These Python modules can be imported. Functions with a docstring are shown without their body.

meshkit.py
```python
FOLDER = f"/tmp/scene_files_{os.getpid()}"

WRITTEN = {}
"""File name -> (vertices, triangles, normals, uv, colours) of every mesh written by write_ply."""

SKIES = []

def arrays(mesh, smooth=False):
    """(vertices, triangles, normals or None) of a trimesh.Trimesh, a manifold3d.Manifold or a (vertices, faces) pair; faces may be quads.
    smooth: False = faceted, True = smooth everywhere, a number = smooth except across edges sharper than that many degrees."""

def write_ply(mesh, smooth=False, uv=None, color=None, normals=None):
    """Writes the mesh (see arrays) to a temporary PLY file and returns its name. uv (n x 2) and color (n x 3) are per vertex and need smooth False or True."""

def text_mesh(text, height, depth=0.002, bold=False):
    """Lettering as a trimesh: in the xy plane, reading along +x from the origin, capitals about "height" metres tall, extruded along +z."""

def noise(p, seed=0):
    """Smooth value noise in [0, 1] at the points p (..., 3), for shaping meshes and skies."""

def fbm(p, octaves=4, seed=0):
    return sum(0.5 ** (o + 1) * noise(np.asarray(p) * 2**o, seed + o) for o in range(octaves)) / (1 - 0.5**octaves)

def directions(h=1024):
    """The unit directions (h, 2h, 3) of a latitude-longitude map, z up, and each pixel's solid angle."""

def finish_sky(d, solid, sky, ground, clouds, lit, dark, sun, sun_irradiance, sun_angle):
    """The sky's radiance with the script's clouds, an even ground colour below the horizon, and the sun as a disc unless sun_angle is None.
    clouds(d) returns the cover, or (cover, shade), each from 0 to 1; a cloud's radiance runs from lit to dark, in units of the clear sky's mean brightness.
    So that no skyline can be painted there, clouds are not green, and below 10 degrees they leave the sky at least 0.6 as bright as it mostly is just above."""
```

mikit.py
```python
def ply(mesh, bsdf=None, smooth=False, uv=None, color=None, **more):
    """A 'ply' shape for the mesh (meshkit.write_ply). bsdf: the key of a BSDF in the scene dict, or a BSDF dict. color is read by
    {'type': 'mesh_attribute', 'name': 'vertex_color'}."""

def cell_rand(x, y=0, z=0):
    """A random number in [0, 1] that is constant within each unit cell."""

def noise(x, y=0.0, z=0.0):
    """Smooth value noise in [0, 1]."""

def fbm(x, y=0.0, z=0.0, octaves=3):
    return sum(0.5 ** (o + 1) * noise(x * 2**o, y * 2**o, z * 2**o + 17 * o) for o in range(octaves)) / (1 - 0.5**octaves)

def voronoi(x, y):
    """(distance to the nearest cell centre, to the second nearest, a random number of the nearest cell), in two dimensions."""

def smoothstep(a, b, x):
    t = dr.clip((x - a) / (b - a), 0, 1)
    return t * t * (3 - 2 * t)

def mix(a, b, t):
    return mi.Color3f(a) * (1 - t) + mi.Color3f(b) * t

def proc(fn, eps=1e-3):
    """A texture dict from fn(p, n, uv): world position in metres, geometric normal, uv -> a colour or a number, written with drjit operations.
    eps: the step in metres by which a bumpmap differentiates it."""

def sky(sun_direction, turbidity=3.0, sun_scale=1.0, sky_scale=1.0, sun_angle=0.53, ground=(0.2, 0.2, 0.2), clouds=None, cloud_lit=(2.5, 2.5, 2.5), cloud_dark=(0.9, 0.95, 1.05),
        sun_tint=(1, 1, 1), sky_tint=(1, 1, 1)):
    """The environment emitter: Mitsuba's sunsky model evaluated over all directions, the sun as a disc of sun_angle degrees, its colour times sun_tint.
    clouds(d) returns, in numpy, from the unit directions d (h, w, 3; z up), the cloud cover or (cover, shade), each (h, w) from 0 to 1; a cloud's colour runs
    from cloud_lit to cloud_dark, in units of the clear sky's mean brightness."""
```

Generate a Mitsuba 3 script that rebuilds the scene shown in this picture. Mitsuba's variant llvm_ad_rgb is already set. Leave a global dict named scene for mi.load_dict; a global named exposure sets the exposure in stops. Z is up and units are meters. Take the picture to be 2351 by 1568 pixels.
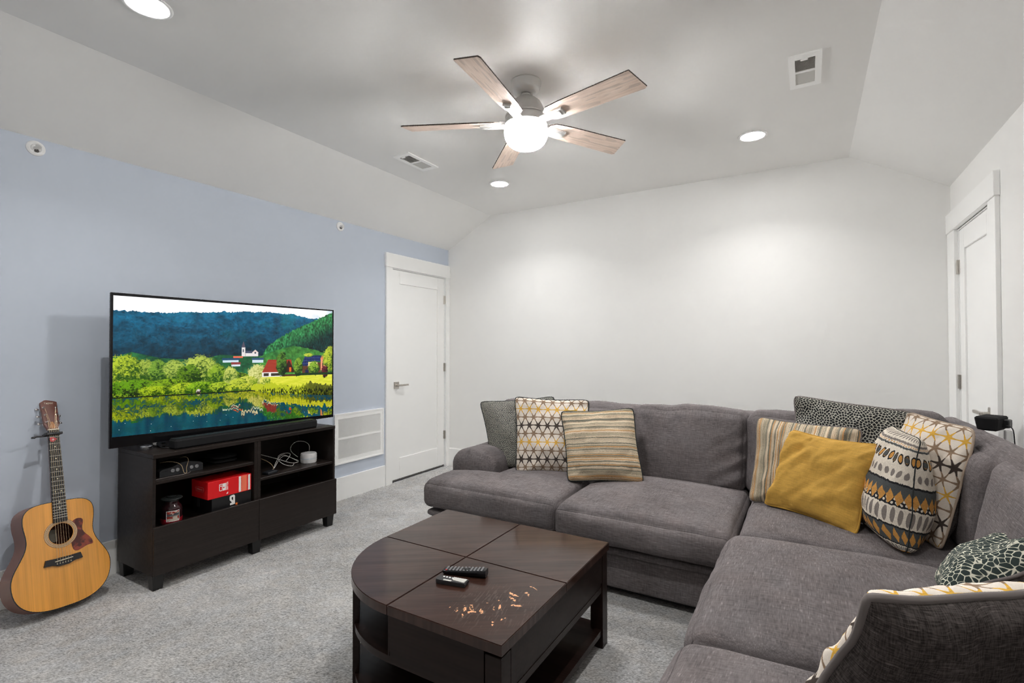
import math, random
import numpy as np, trimesh, shapely, manifold3d
import drjit as dr
import mitsuba as mi
import mikit, meshkit
from shapely.geometry import Polygon, Point, box as sbox
from mikit import noise, fbm, voronoi, cell_rand, smoothstep, mix, proc
random.seed(7); RNG = np.random.default_rng(7)
T = mi.ScalarTransform4f
scene, labels = {}, {}

# ------------------------------------------------------------------ camera, lights, exposure
exposure = 2.0
W_, H_ = 2351, 1568
FOC, YAW, PITCH, ROLL, CAM_H = 1149.79, 0.5350, 0.0147, -0.0015, 1.276
_f = np.array([-math.sin(YAW)*math.cos(PITCH), math.cos(YAW)*math.cos(PITCH), math.sin(PITCH)])
_r = np.array([math.cos(YAW), math.sin(YAW), 0.0]); _u = np.cross(_r, _f)
_up = -math.sin(ROLL)*_r + math.cos(ROLL)*_u
scene['camera'] = {'type': 'perspective', 'fov': 2*math.degrees(math.atan(W_/2/FOC)), 'fov_axis': 'x', 'near_clip': 0.05,
                   'to_world': T().look_at(origin=[0, 0, CAM_H], target=[float(a) for a in np.array([0, 0, CAM_H]) + _f], up=[float(a) for a in _up])}
CAN_RADIANCE = (23.0, 22.7, 22.2)       # lenses of the recessed ceiling lights
CAN_BEAM = (1.18, 1.165, 1.14)          # their beams
GLOBE_RADIANCE = (29.0, 28.7, 28.2)     # lit globe of the ceiling fan
SCREEN_GAIN = 0.25                      # television picture

# ------------------------------------------------------------------ room dimensions (metres)
XL, XR, YB, YF, ZW, ZC, SL = -3.438, 0.832, 4.418, -0.75, 2.372, 2.6826, 0.566

# ------------------------------------------------------------------ helpers
def lin(*c):
    c = np.array(c, float)/255.0
    return [float(a) for a in np.where(c <= 0.04045, c/12.92, ((c+0.055)/1.055)**2.4)]

def numbered(key):
    if key not in scene and key not in labels and not any(k.startswith(key+'__') for k in scene): return key
    i = 1
    while True:
        k = f'{key}_{i:03d}'
        if k not in scene and k not in labels and not any(q.startswith(k+'__') for q in scene): return k
        i += 1

def thing(name, label, cat, group=None):
    key = numbered(name); labels[key] = {'label': label, 'category': cat}
    if group: labels[key]['group'] = group
    return key

def struct(name): 
    labels[name] = {'kind': 'structure'}; return name

def part(parent, name, mesh, bsdf, smooth=False, label=None, kind=None, **kw):
    key = numbered(parent+'__'+name)
    scene[key] = mikit.ply(mesh, bsdf, smooth=smooth, **kw)
    if label or kind:
        labels[key] = {}
        if label: labels[key]['label'] = label
        if kind: labels[key]['kind'] = kind
    return key

def single(name, label, cat, mesh, bsdf, smooth=False, group=None, **kw):
    key = thing(name, label, cat, group); scene[key] = mikit.ply(mesh, bsdf, smooth=smooth, **kw); return key

def cat(*ms): return trimesh.util.concatenate([m for m in ms])

def tm(v, f): return trimesh.Trimesh(np.asarray(v, float), np.asarray(f, int), process=False)

def bx(x0, x1, y0, y1, z0, z1, c=0.0):
    a = np.array([min(x0, x1), min(y0, y1), min(z0, z1)]); b = np.array([max(x0, x1), max(y0, y1), max(z0, z1)])
    if c <= 0:
        m = trimesh.creation.box(extents=b-a); m.apply_translation((a+b)/2); return m
    c = min(c, 0.45*float((b-a).min())); pts = []
    for sx in (0, 1):
        for sy in (0, 1):
            for sz in (0, 1):
                s = np.array([sx, sy, sz]); p = np.where(s == 0, a, b); q = np.where(s == 0, 1, -1)*c
                for k in range(3):
                    o = q.copy(); o[k] = 0; pts.append(p+o)
    return trimesh.convex.convex_hull(np.array(pts))

def rot(m, ang, axis, point=(0, 0, 0)):
    m = m.copy(); m.apply_transform(trimesh.transformations.rotation_matrix(ang, axis, point)); return m

def mv(m, *d):
    m = m.copy(); m.apply_translation(d); return m

def lathe(profile, n=48, cap=True):
    """profile: list of (r, z) from one end to the other; axis z."""
    p = np.array(profile, float); k = len(p); a = np.arange(n)*2*np.pi/n
    v = np.stack([p[None, :, 0]*np.cos(a)[:, None], p[None, :, 0]*np.sin(a)[:, None], np.broadcast_to(p[:, 1], (n, k))], -1).reshape(-1, 3)
    f = []
    for i in range(n):
        j = (i+1) % n
        for s in range(k-1):
            A, B, C, D = i*k+s, j*k+s, j*k+s+1, i*k+s+1
            f += [[A, B, C], [A, C, D]]
    m = tm(v, f); m.merge_vertices(); m.update_faces(m.nondegenerate_faces())
    if m.volume < 0: m.invert()
    return m

def tube(pts, r, sides=8, closed=False, caps=True):
    p = np.asarray(pts, float); n = len(p)
    t = (np.roll(p, -1, 0)-np.roll(p, 1, 0)) if closed else np.gradient(p, axis=0)
    t /= np.linalg.norm(t, axis=1, keepdims=True)+1e-12
    nrm = np.cross(t[0], [0, 0, 1.0] if abs(t[0][2]) < 0.9 else [1.0, 0, 0]); nrm /= np.linalg.norm(nrm)
    N = []
    for i in range(n):
        nrm = nrm - t[i]*np.dot(nrm, t[i]); nrm /= np.linalg.norm(nrm)+1e-12; N.append(nrm)
    N = np.array(N); B = np.cross(t, N); a = np.arange(sides)*2*np.pi/sides
    rr = np.broadcast_to(np.asarray(r, float), (n,))[:, None, None]
    v = (p[:, None]+rr*(np.cos(a)[None, :, None]*N[:, None]+np.sin(a)[None, :, None]*B[:, None])).reshape(-1, 3)
    f = []
    for i in range(n if closed else n-1):
        i2 = (i+1) % n
        for j in range(sides):
            j2 = (j+1) % sides
            f += [[i*sides+j, i*sides+j2, i2*sides+j2], [i*sides+j, i2*sides+j2, i2*sides+j]]
    v = list(v)
    if caps and not closed:
        v += [p[0], p[-1]]; c0, c1 = n*sides, n*sides+1
        for j in range(sides):
            j2 = (j+1) % sides
            f += [[c0, j2, j], [c1, (n-1)*sides+j, (n-1)*sides+j2]]
    return tm(v, f)

def spline(pts, n=60, closed=False):
    from scipy.interpolate import CubicSpline
    p = np.array(pts, float)
    if closed: p = np.vstack([p, p[:1]])
    d = np.r_[0, np.cumsum(np.linalg.norm(np.diff(p, axis=0), axis=1)**0.7)]
    cs = CubicSpline(d, p, bc_type='periodic' if closed else 'natural')
    s = np.linspace(0, d[-1], n, endpoint=not closed)
    return cs(s)

def extrude(poly, h, z0=0.0):
    gs = getattr(poly, 'geoms', [poly]); ms = []
    for g in gs:
        m = trimesh.creation.extrude_polygon(g, h, engine='earcut'); m.apply_translation([0, 0, z0]); ms.append(m)
    return cat(*ms)

def frame_map(m, o, ex, ey, ez):
    """mesh coordinates (x, y, z) to o + x ex + y ey + z ez"""
    m = m.copy(); v = np.array(m.vertices); R = np.array([ex, ey, ez], float)
    m.vertices = np.array(o, float) + v @ R
    if np.linalg.det(R) < 0: m.invert()
    return m

def text(s, h, o, ex, ey, depth=0.0006, bold=False, center=False):
    m = meshkit.text_mesh(s, h, depth=depth, bold=bold)
    if center: m.apply_translation([-m.bounds[:, 0].mean(), 0, 0])
    ez = np.cross(ex, ey); return frame_map(m, o, ex, ey, ez)

# ---- soft shapes
def _cube_grid(n):
    s = np.linspace(-1, 1, n+1); s = np.sign(s)*(1-(1-np.abs(s))**1.5)
    U, V = np.meshgrid(s, s, indexing='ij'); vs, fs, at = [], [], 0
    for ax in range(3):
        for sg in (-1, 1):
            p = np.zeros((n+1, n+1, 3)); p[..., ax] = sg; p[..., (ax+1) % 3] = U*sg; p[..., (ax+2) % 3] = V
            vs.append(p.reshape(-1, 3)); idx = np.arange((n+1)**2).reshape(n+1, n+1)+at
            q = np.stack([idx[:-1, :-1], idx[1:, :-1], idx[1:, 1:], idx[:-1, 1:]], -1).reshape(-1, 4)
            fs.append(np.vstack([q[:, [0, 1, 2]], q[:, [0, 2, 3]]])); at += (n+1)**2
    m = tm(np.vstack(vs), np.vstack(fs)); m.merge_vertices(); return np.array(m.vertices), np.array(m.faces)

_GRID = {}
def cushion(lo, hi, r, bulge=None, n=30, amp=0.006, freq=7.0, seed=0, warp=None, pipe=None, piper=0.0026):
    """A soft rounded block between lo and hi. bulge: {face: metres}; returns (mesh, [piping tube])."""
    if n not in _GRID: _GRID[n] = _cube_grid(n)
    lo, hi = np.array(lo, float), np.array(hi, float); a = (hi-lo)/2; c = (hi+lo)/2; bulge = bulge or {}
    rv = np.minimum(r, a*0.95)
    def f(P, lift=0.0):
        p = P*a; inner = np.clip(p, -(a-rv), a-rv); d = (p-inner)/rv
        L = np.linalg.norm(d, axis=-1, keepdims=True)+1e-9; d = d/L
        pos = inner+rv*d+lift*d
        for key, amt in bulge.items():
            ax = 'xyz'.index(key[0]); sg = 1 if key[1] == '+' else -1; o = [k for k in range(3) if k != ax]
            w = np.clip(sg*P[..., ax], 0, 1)**0.6
            pos[..., ax] += sg*amt*w*((1-P[..., o[0]]**2)*(1-P[..., o[1]]**2))**0.55
        nz = meshkit.fbm((pos+c)*freq+seed*13.1, 3, seed)-0.5
        pos = pos+d*(nz*2*amp)[..., None]+c
        if warp is not None: pos = warp(pos, P)
        return pos
    V, F = _GRID[n]; m = tm(f(V), F)
    if m.volume < 0: m.invert()
    tubes = []
    s = np.linspace(-1, 1, 40)
    for face in (pipe or []):
        ax = 'xyz'.index(face[0]); sg = 1 if face[1] == '+' else -1; o = [k for k in range(3) if k != ax]; loop = []
        e = 0.999
        for A, B in ((s, -e*np.ones(40)), (e*np.ones(40), s), (-s, e*np.ones(40)), (-e*np.ones(40), -s)):
            P = np.zeros((40, 3)); P[:, ax] = sg; P[:, o[0]] = A; P[:, o[1]] = B; loop.append(f(P, 0.001)[:-1])
        tubes.append(tube(np.vstack(loop), piper, 6, closed=True))
    return m, tubes

def pillow(key, corners, thick, front, back, piping, pinch=0.07, n=44, seed=0, piper=0.005, asym=1.0, power=0.5, sag=0.12, rough=0.015):
    """A knife-edge throw pillow from its corners (bottom left, bottom right, top right, top left)."""
    BL, BR, TR, TL = [np.array(c, float) for c in corners]
    w = (np.linalg.norm(BR-BL)+np.linalg.norm(TR-TL))/2; h = (np.linalg.norm(TL-BL)+np.linalg.norm(TR-BR))/2
    nn = np.cross(BR-BL+TR-TL, TL-BL+TR-BR); nn /= np.linalg.norm(nn)
    def base(u, v):
        cr = 1-.055*(np.abs(u)**8)*(np.abs(v)**8); U = cr*u*(1-pinch*(1-v*v)*np.abs(u)**2); V = cr*v*(1-pinch*(1-u*u)*np.abs(v)**2)
        s, t = (U+1)/2, (V+1)/2
        p = ((1-s)*(1-t))[..., None]*BL+(s*(1-t))[..., None]*BR+(s*t)[..., None]*TR+((1-s)*t)[..., None]*TL
        wav = 0.026*(meshkit.fbm(np.stack([u*1.7+seed, v*1.7, u*0+seed], -1), 2, seed)-0.5)
        return p+nn*wav[..., None]
    s = np.linspace(-1, 1, n+1); s = np.sin(s*np.pi/2); U, V = np.meshgrid(s, s, indexing='ij')
    prof = np.clip((1-U*U)*(1-V*V), 0, 1)**power
    P0 = base(U, V); idx = np.arange((n+1)**2).reshape(n+1, n+1)
    q = np.stack([idx[:-1, :-1], idx[1:, :-1], idx[1:, 1:], idx[:-1, 1:]], -1).reshape(-1, 4)
    F = np.vstack([q[:, [0, 1, 2]], q[:, [0, 2, 3]]])
    def wrinkle(sd):
        x = np.stack([U*w/2, V*h/2, 0*U+sd], -1)
        a = meshkit.fbm(x*9.0+sd, 3, sd)-0.5
        ang = np.arctan2(V, U); rad = np.hypot(U, V)
        pull = np.sin(ang*12+sd+2*np.sin(rad*5))*np.clip(rad-0.75, 0, 1)**1.2
        b = meshkit.fbm(np.stack([(U*w+V*h)*3.0, (U*w-V*h)*9.0, 0*U+sd], -1), 2, sd+5)-.5
        return (rough*2*a+rough*1.1*b+0.014*pull)*np.clip(prof*3, 0, 1)
    low = 1+sag*(-V)
    hf = thick*(0.5*asym)*prof*low+wrinkle(seed+1); hb = thick*(0.5*(2-asym))*prof*low+wrinkle(seed+2)
    Pf = P0+nn*(thick*(0.5*asym)*prof)[..., None]; mid = (n+1)//2
    au = np.r_[0, np.cumsum(np.linalg.norm(np.diff(Pf[:, mid], axis=0), axis=1))]; av = np.r_[0, np.cumsum(np.linalg.norm(np.diff(Pf[mid], axis=0), axis=1))]; av = av/av[-1]*h
    uv = np.stack(np.broadcast_arrays(au[:, None], av[None, :]), -1).reshape(-1, 2)
    part(key, 'front_cover', tm((P0+nn*hf[..., None]).reshape(-1, 3), F), front, smooth=True, uv=uv)
    part(key, 'back_cover', tm((P0-nn*hb[..., None]).reshape(-1, 3), F[:, ::-1]), back, smooth=True, uv=uv)
    if piping:
        e = np.linspace(-1, 1, 30)[:-1]; o = np.ones(29)
        loop = np.vstack([base(e, -o), base(o, e), base(-e, o), base(-o, -e)])
        part(key, 'piping', tube(loop, piper, 8, closed=True), piping, smooth=True)

# ------------------------------------------------------------------ materials
def mat(name, color, rough=0.5, spec=0.5, metal=0.0, bump=None, scale=0.001, **kw):
    d = {'type': 'principled', 'base_color': color if isinstance(color, dict) else {'type': 'rgb', 'value': list(color)}, 'roughness': rough, 'specular': spec, 'metallic': metal, **kw}
    if bump is not None: d = {'type': 'bumpmap', 'arbitrary': bump, 'scale': scale, 'bsdf': d}
    scene[name] = {'type': 'twosided', 'bsdf': d}; return name

def paint_bump(p, n, uv): return fbm(p.x*260, p.y*260, p.z*260, 2)
def mk_paint(name, c, rough=0.6):
    def fn(p, n, uv):
        return mi.Color3f(c)*(0.985+0.03*fbm(p.x*3, p.y*3, p.z*3, 2))
    return mat(name, proc(fn), rough, 0.3)
mk_paint('paint_white_wall', (0.82, 0.815, 0.80))
mk_paint('paint_ceiling', (0.79, 0.782, 0.765))
mk_paint('paint_blue_wall', (0.540, 0.592, 0.680))
mat('trim_white', (0.87, 0.87, 0.86), 0.32, 0.5)
mat('white_plastic', (0.80, 0.80, 0.80), 0.35)
mat('white_metal', (0.88, 0.88, 0.87), 0.4)
mat('vent_dark', (0.10, 0.095, 0.09), 0.8)
mat('vent_shade', (0.62, 0.61, 0.58), 0.6)
mat('satin_nickel', (0.55, 0.52, 0.48), 0.32, metal=1.0)
mat('chrome', (0.80, 0.80, 0.80), 0.12, metal=1.0)
mat('fan_metal', (0.60, 0.59, 0.575), 0.36, metal=0.6)
mat('black_gloss', (0.005, 0.005, 0.006), 0.12, 0.3)
mat('black_satin', (0.012, 0.012, 0.013), 0.4)
mat('black_matte', (0.012, 0.012, 0.013), 0.8, 0.2)
mat('dark_rubber', (0.02, 0.02, 0.02), 0.9)
mat('print_white', (0.82, 0.80, 0.78), 0.6)
mat('print_black', (0.01, 0.01, 0.01), 0.6)
mat('print_orange', (0.85, 0.20, 0.03), 0.6)
mat('print_salmon', (0.85, 0.18, 0.10), 0.5)
mat('print_pink', (0.55, 0.16, 0.15), 0.5)
mat('box_red', (0.70, 0.010, 0.014), 0.35)
mat('box_black', (0.008, 0.008, 0.009), 0.4)
mat('cord_white', (0.72, 0.70, 0.66), 0.5)
mat('cord_tan', (0.55, 0.40, 0.24), 0.5)
mat('lens_off', (0.9, 0.9, 0.9), 0.5)

def carpet_fn(p, n, uv):
    x, y = p.x, p.y
    wv = 0.02*fbm(x*8, y*8, 3.0, 2)
    fine = noise((x*.88+y*.48)*150, (y*.88-x*.48)*340, 1.0)*0.5+noise(x*420, y*420, 5.0)*0.25+noise((x*.88+y*.48)*110, (y*.88-x*.48)*240, 8.0)*0.25
    blot = fbm(x*3.1+wv*20, y*4.0, 2.0, 4)
    med = fbm(x*16, y*22, 7.0, 3)
    t = 0.77+0.38*(blot-0.5)+0.15*(med-0.5)+1.05*(fine-0.5)
    tint = mix((0.47, 0.475, 0.485), (0.485, 0.465, 0.445), fbm(x*20, y*20, 9.0, 2))
    return tint*t
mat('carpet', proc(carpet_fn), 0.95, 0.1, sheen=0.4)

def espresso(ax):
    def fn(p, n, uv):
        a, b, c = (p.x, p.y, p.z) if ax == 0 else ((p.y, p.x, p.z) if ax == 1 else (p.z, p.x, p.y))
        g = fbm(a*3, b*60, c*60, 3)*0.6+noise(a*12, b*260, c*260)*0.4
        return mix((0.010, 0.0075, 0.0065), (0.023, 0.0165, 0.0145), g)
    return fn
mat('espresso_panel', proc(espresso(1)), 0.36, 0.3)
mat('espresso_leg', (0.008, 0.008, 0.008), 0.45)

def table_wood(p, n, uv):
    g = fbm(p.x*2.5, p.y*26, p.z*26, 3); h = noise(p.x*9, p.y*160, p.z*160)
    return mix((0.0070, 0.0038, 0.0032), (0.021, 0.0105, 0.0085), 0.65*g+0.35*h)
def table_top_fn(p, n, uv):
    # diagonal matched veneer: the grain fans across each quarter
    d = 0.82*p.x+0.57*p.y; e = -0.57*p.x+0.82*p.y
    g = fbm(d*3.2, e*34, 2.0, 3); h = noise(d*11, e*170, 3.0)
    return mix((0.013, 0.0066, 0.0053), (0.050, 0.0215, 0.0150), 0.7*g+0.3*h)
SCR = [(-.956,1.352,.008,.026,.3),(-.943,1.329,.012,.010,.2),(-.991,1.316,.005,.013,.1),(-.970,1.333,.006,.016,.0),(-.917,1.350,.007,.018,.25),(-.930,1.335,.004,.006,0),(-.908,1.343,.006,.008,.1),
       (-.876,1.399,.006,.022,.15),(-.884,1.497,.006,.034,.75),(-.872,1.470,.007,.020,.8),(-.860,1.462,.003,.012,.7),(-.838,1.438,.020,.007,-.2),(-.825,1.440,.010,.004,.3),(-.845,1.573,.003,.024,.7),(-.850,1.528,.008,.007,.6),
       (-.838,1.520,.004,.009,.5),(-.833,1.345,.016,.004,.7),(-.851,1.312,.006,.004,.2),(-.842,1.300,.004,.008,.3),(-.985,1.352,.003,.004,0),(-1.02,1.318,.003,.004,0),(-.93,1.405,.004,.003,0),(-.905,1.435,.006,.004,.4),(-.955,1.300,.004,.012,.2),(-.89,1.385,.004,.012,.2)]
def table_worn_fn(p, n, uv):
    base = table_top_fn(p, n, uv)
    wx = p.x+0.004*(noise(p.x*190, p.y*190, 1.0)-0.5); wy = p.y+0.008*(noise(p.x*190, p.y*190, 4.0)-0.5)
    m = mi.Float(0)
    for (cx, cy, a, b, ang) in SCR:
        ang = -1.25 if ang > .55 else -.55-.4*ang
        c, s = math.cos(ang), math.sin(ang); u = (wx-cx)*c-(wy-cy)*s; v = (wx-cx)*s+(wy-cy)*c
        m = dr.maximum(m, 1-smoothstep(0.55, 0.75, dr.square(u/a)+dr.square(v/b)))
    m = m*smoothstep(0.30, 0.46, noise(p.x*240, p.y*170, 8.0))
    near = smoothstep(0.20, 0.05, dr.sqrt(dr.square(p.x+0.90)+dr.square(p.y-1.40)))
    scuff = near*smoothstep(0.66, 0.80, noise(p.x*260+p.y*60, p.y*40, 6.0))*0.10
    base = mix(base, (0.26, 0.22, 0.19), scuff)
    return mix(base, (0.72, 0.36, 0.19), m)
mat('table_wood', proc(table_wood), 0.28, 0.16)
mat('table_top', proc(table_top_fn), 0.13, 0.36)
mat('table_top_worn', proc(table_worn_fn), 0.15, 0.36)

def sofa_cloth(ax, dark=(0.060, 0.053, 0.0535), light=(0.248, 0.224, 0.225)):
    def fn(p, n, uv):
        c = [p.x, p.y, p.z]; k = [400.0, 400.0, 400.0]; k[ax] = 36.0
        a = noise(c[0]*k[0], c[1]*k[1], c[2]*k[2])
        k2 = [170.0, 170.0, 170.0]; k2[ax] = 55.0
        b = noise(c[0]*k2[0]+5, c[1]*k2[1], c[2]*k2[2])
        k3 = [300.0, 300.0, 300.0]; k3[(ax+1) % 3 if ax == 0 else 0] = 45.0; k3[2] = 45.0
        d = noise(c[0]*k3[0], c[1]*k3[1], c[2]*k3[2]+9)
        bl = fbm(c[0]*7, c[1]*7, c[2]*7, 3)
        t = 0.40+0.28*(a-0.5)+0.20*(b-0.5)+0.24*(d-0.5)+0.55*(bl-0.5)+0.34*smoothstep(0.74, 0.95, a)*smoothstep(0.35, 0.75, bl+.15)
        warm = mix((1.03, 0.985, 0.98), (0.98, 1.0, 1.03), fbm(c[0]*11+3, c[1]*11, c[2]*11, 2))
        return mix(dark, light, dr.clip(t, 0, 1))*warm
    return fn
mat('sofa_cloth_x', proc(sofa_cloth(0)), 0.9, 0.15, sheen=0.3)
mat('sofa_cloth_y', proc(sofa_cloth(1)), 0.9, 0.15, sheen=0.3)
def pillow_linen(p, n, uv):
    a = noise(uv.x*90, uv.y*620, 1.0); b = noise(uv.x*620, uv.y*110, 2.0); c = noise(uv.x*34, uv.y*420, 4.0)
    t = 0.34+0.5*(a-0.5)+0.45*(b-0.5)+0.45*smoothstep(0.80, 0.94, c)+0.5*(fbm(uv.x*9, uv.y*9, 5.0, 3)-0.5)
    return mix((0.030, 0.025, 0.024), (0.15, 0.13, 0.125), dr.clip(t, 0, 1))
mat('pillow_linen', proc(pillow_linen), 0.9, 0.15, sheen=0.3)
mat('welt_grey', (0.17, 0.15, 0.145), 0.9, 0.1, sheen=0.8)
mat('welt_dark', (0.030, 0.033, 0.033), 0.85, 0.1)
mat('welt_tan', (0.42, 0.33, 0.26), 0.85, 0.1)

def star_print(s):
    """triangular net of hand-drawn lines that swell at the crossings; rows shade from ochre to charcoal"""
    def fn(p, n, uv):
        x = uv.x+0.003*(noise(uv.x*40, uv.y*40, 1.0)-0.5); y = uv.y+0.003*(noise(uv.x*40, uv.y*40, 5.0)-0.5)
        d = []
        for ang in (90.0, 30.0, -30.0):
            a = (x*math.cos(math.radians(ang))+y*math.sin(math.radians(ang)))/s
            d.append(dr.abs(a-dr.round(a))*s)
        dn = dr.maximum(dr.maximum(d[0], d[1]), d[2]); row = dr.round(y/s)
        heavy = 0.5-0.5*dr.cos(row*2*math.pi/4.0)
        patch = noise(x*9, row*1.7, 3.0)
        wl = (0.0021+0.0020*heavy*patch+0.0072*dr.square(dr.clip(1-dn/(0.60*s), 0, 1))*(0.35+0.85*patch+0.35*heavy))
        dm = dr.minimum(dr.minimum(d[0], d[1]), d[2])
        m = 1-smoothstep(0.6, 1.25, dm/wl)
        thread = 0.8+0.4*noise(x*30, y*700, 2.0)
        col = mix(mix((0.62, 0.36, 0.06), (0.24, 0.165, 0.11), smoothstep(0.1, 0.5, heavy)), (0.055, 0.042, 0.036), smoothstep(0.55, 0.95, heavy))
        base = mi.Color3f((0.69, 0.62, 0.545))*(0.95+0.1*noise(x*500, y*500, 1.0))
        return mix(base, col*thread, m)
    return fn
mat('star_print', proc(star_print(0.052)), 0.85, 0.15)
mat('star_print_b', proc(star_print(0.056)), 0.85, 0.15)

def rings(spacing, pitch, dash, seedv, black=(0.022, 0.024, 0.024), cream=(0.60, 0.57, 0.50), rmax=9.0):
    def fn(p, n, uv):
        x = uv.x+0.0025*(noise(uv.x*60, uv.y*60, seedv)-0.5); y = uv.y+0.0025*(noise(uv.x*60, uv.y*60, seedv+3)-0.5)
        best, bx_, by_ = mi.Float(9), mi.Float(0), mi.Float(0)
        hy = pitch*0.5*1.732
        for dj in (-1, 0, 1):
            r = dr.floor(y/hy+0.5)+dj; off = 0.5*pitch*(r-2*dr.floor(r/2)); i = dr.floor((x-off)/pitch+0.5)
            cx, cy = i*pitch+off, r*hy; dd = dr.sqrt(dr.square(x-cx)+dr.square(y-cy)); c = dd < best
            best = dr.select(c, dd, best); bx_ = dr.select(c, x-cx, bx_); by_ = dr.select(c, y-cy, by_)
        th = dr.atan2(by_, bx_)/(2*math.pi); k = dr.floor(best/spacing); fr = best/spacing-k
        ring = 1-smoothstep(0.16, 0.30, dr.abs(fr-0.5)*1.0)
        nd = dr.maximum(4.0, dr.round(2*math.pi*(k+0.5)*spacing/dash)); u = th*nd; sp = u-dr.floor(u)
        spoke = 1-smoothstep(0.07, 0.15, dr.abs(sp-0.5))
        ringline = 1-smoothstep(0.05, 0.13, fr)+smoothstep(0.87, 0.95, fr)
        m = dr.clip(dr.maximum(spoke*0.85, ringline)*(0.55+0.7*noise(x*300, y*300, 2.0)), 0, 1)
        return mix(black, cream, m)
    return fn
mat('honeycomb_print', proc(rings(0.0105, 0.092, 0.0105, 1.0, black=(0.016, 0.018, 0.018))), 0.85, 0.15)
mat('circle_print', proc(rings(0.0145, 0.112, 0.013, 4.0, black=(0.014, 0.015, 0.015), cream=(0.55, 0.52, 0.46))), 0.85, 0.15)

def stripes(horizontal):
    def fn(p, n, uv):
        a, b = (uv.y, uv.x) if horizontal else (uv.x, uv.y)
        a = a+0.0035*(noise(b*14, a*40, 1.0)-0.5)+0.0016*(noise(b*60, a*60, 2.0)-0.5)
        k = a/0.0064; i = dr.floor(k); f = k-i
        r = cell_rand(i, 3.0, 1.0)
        pal = mix((0.56, 0.44, 0.31), (0.62, 0.53, 0.40), cell_rand(i, 7.0))
        pal = dr.select(r < 0.36, mi.Color3f((0.40, 0.34, 0.245)), pal)
        pal = dr.select(r < 0.15, mi.Color3f((0.20, 0.185, 0.145)), pal)
        pal = dr.select(r > 0.84, mi.Color3f((0.52, 0.31, 0.15)), pal)
        line = (1-smoothstep(0.10, 0.24, f))*dr.select(cell_rand(i, 11.0) > 0.34, 1.0, 0.0)
        i2 = dr.floor(a/0.0026); fine = cell_rand(i2, 5.0)
        col = pal*(0.80+0.4*fine)*(0.92+0.16*noise(b*240, a*240, 3.0))
        return mix(col, (0.040, 0.040, 0.036), line*(0.65+0.5*noise(b*50, i*3.1, 8.0)))
    return fn
mat('stripe_print', proc(stripes(True)), 0.85, 0.15)
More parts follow.
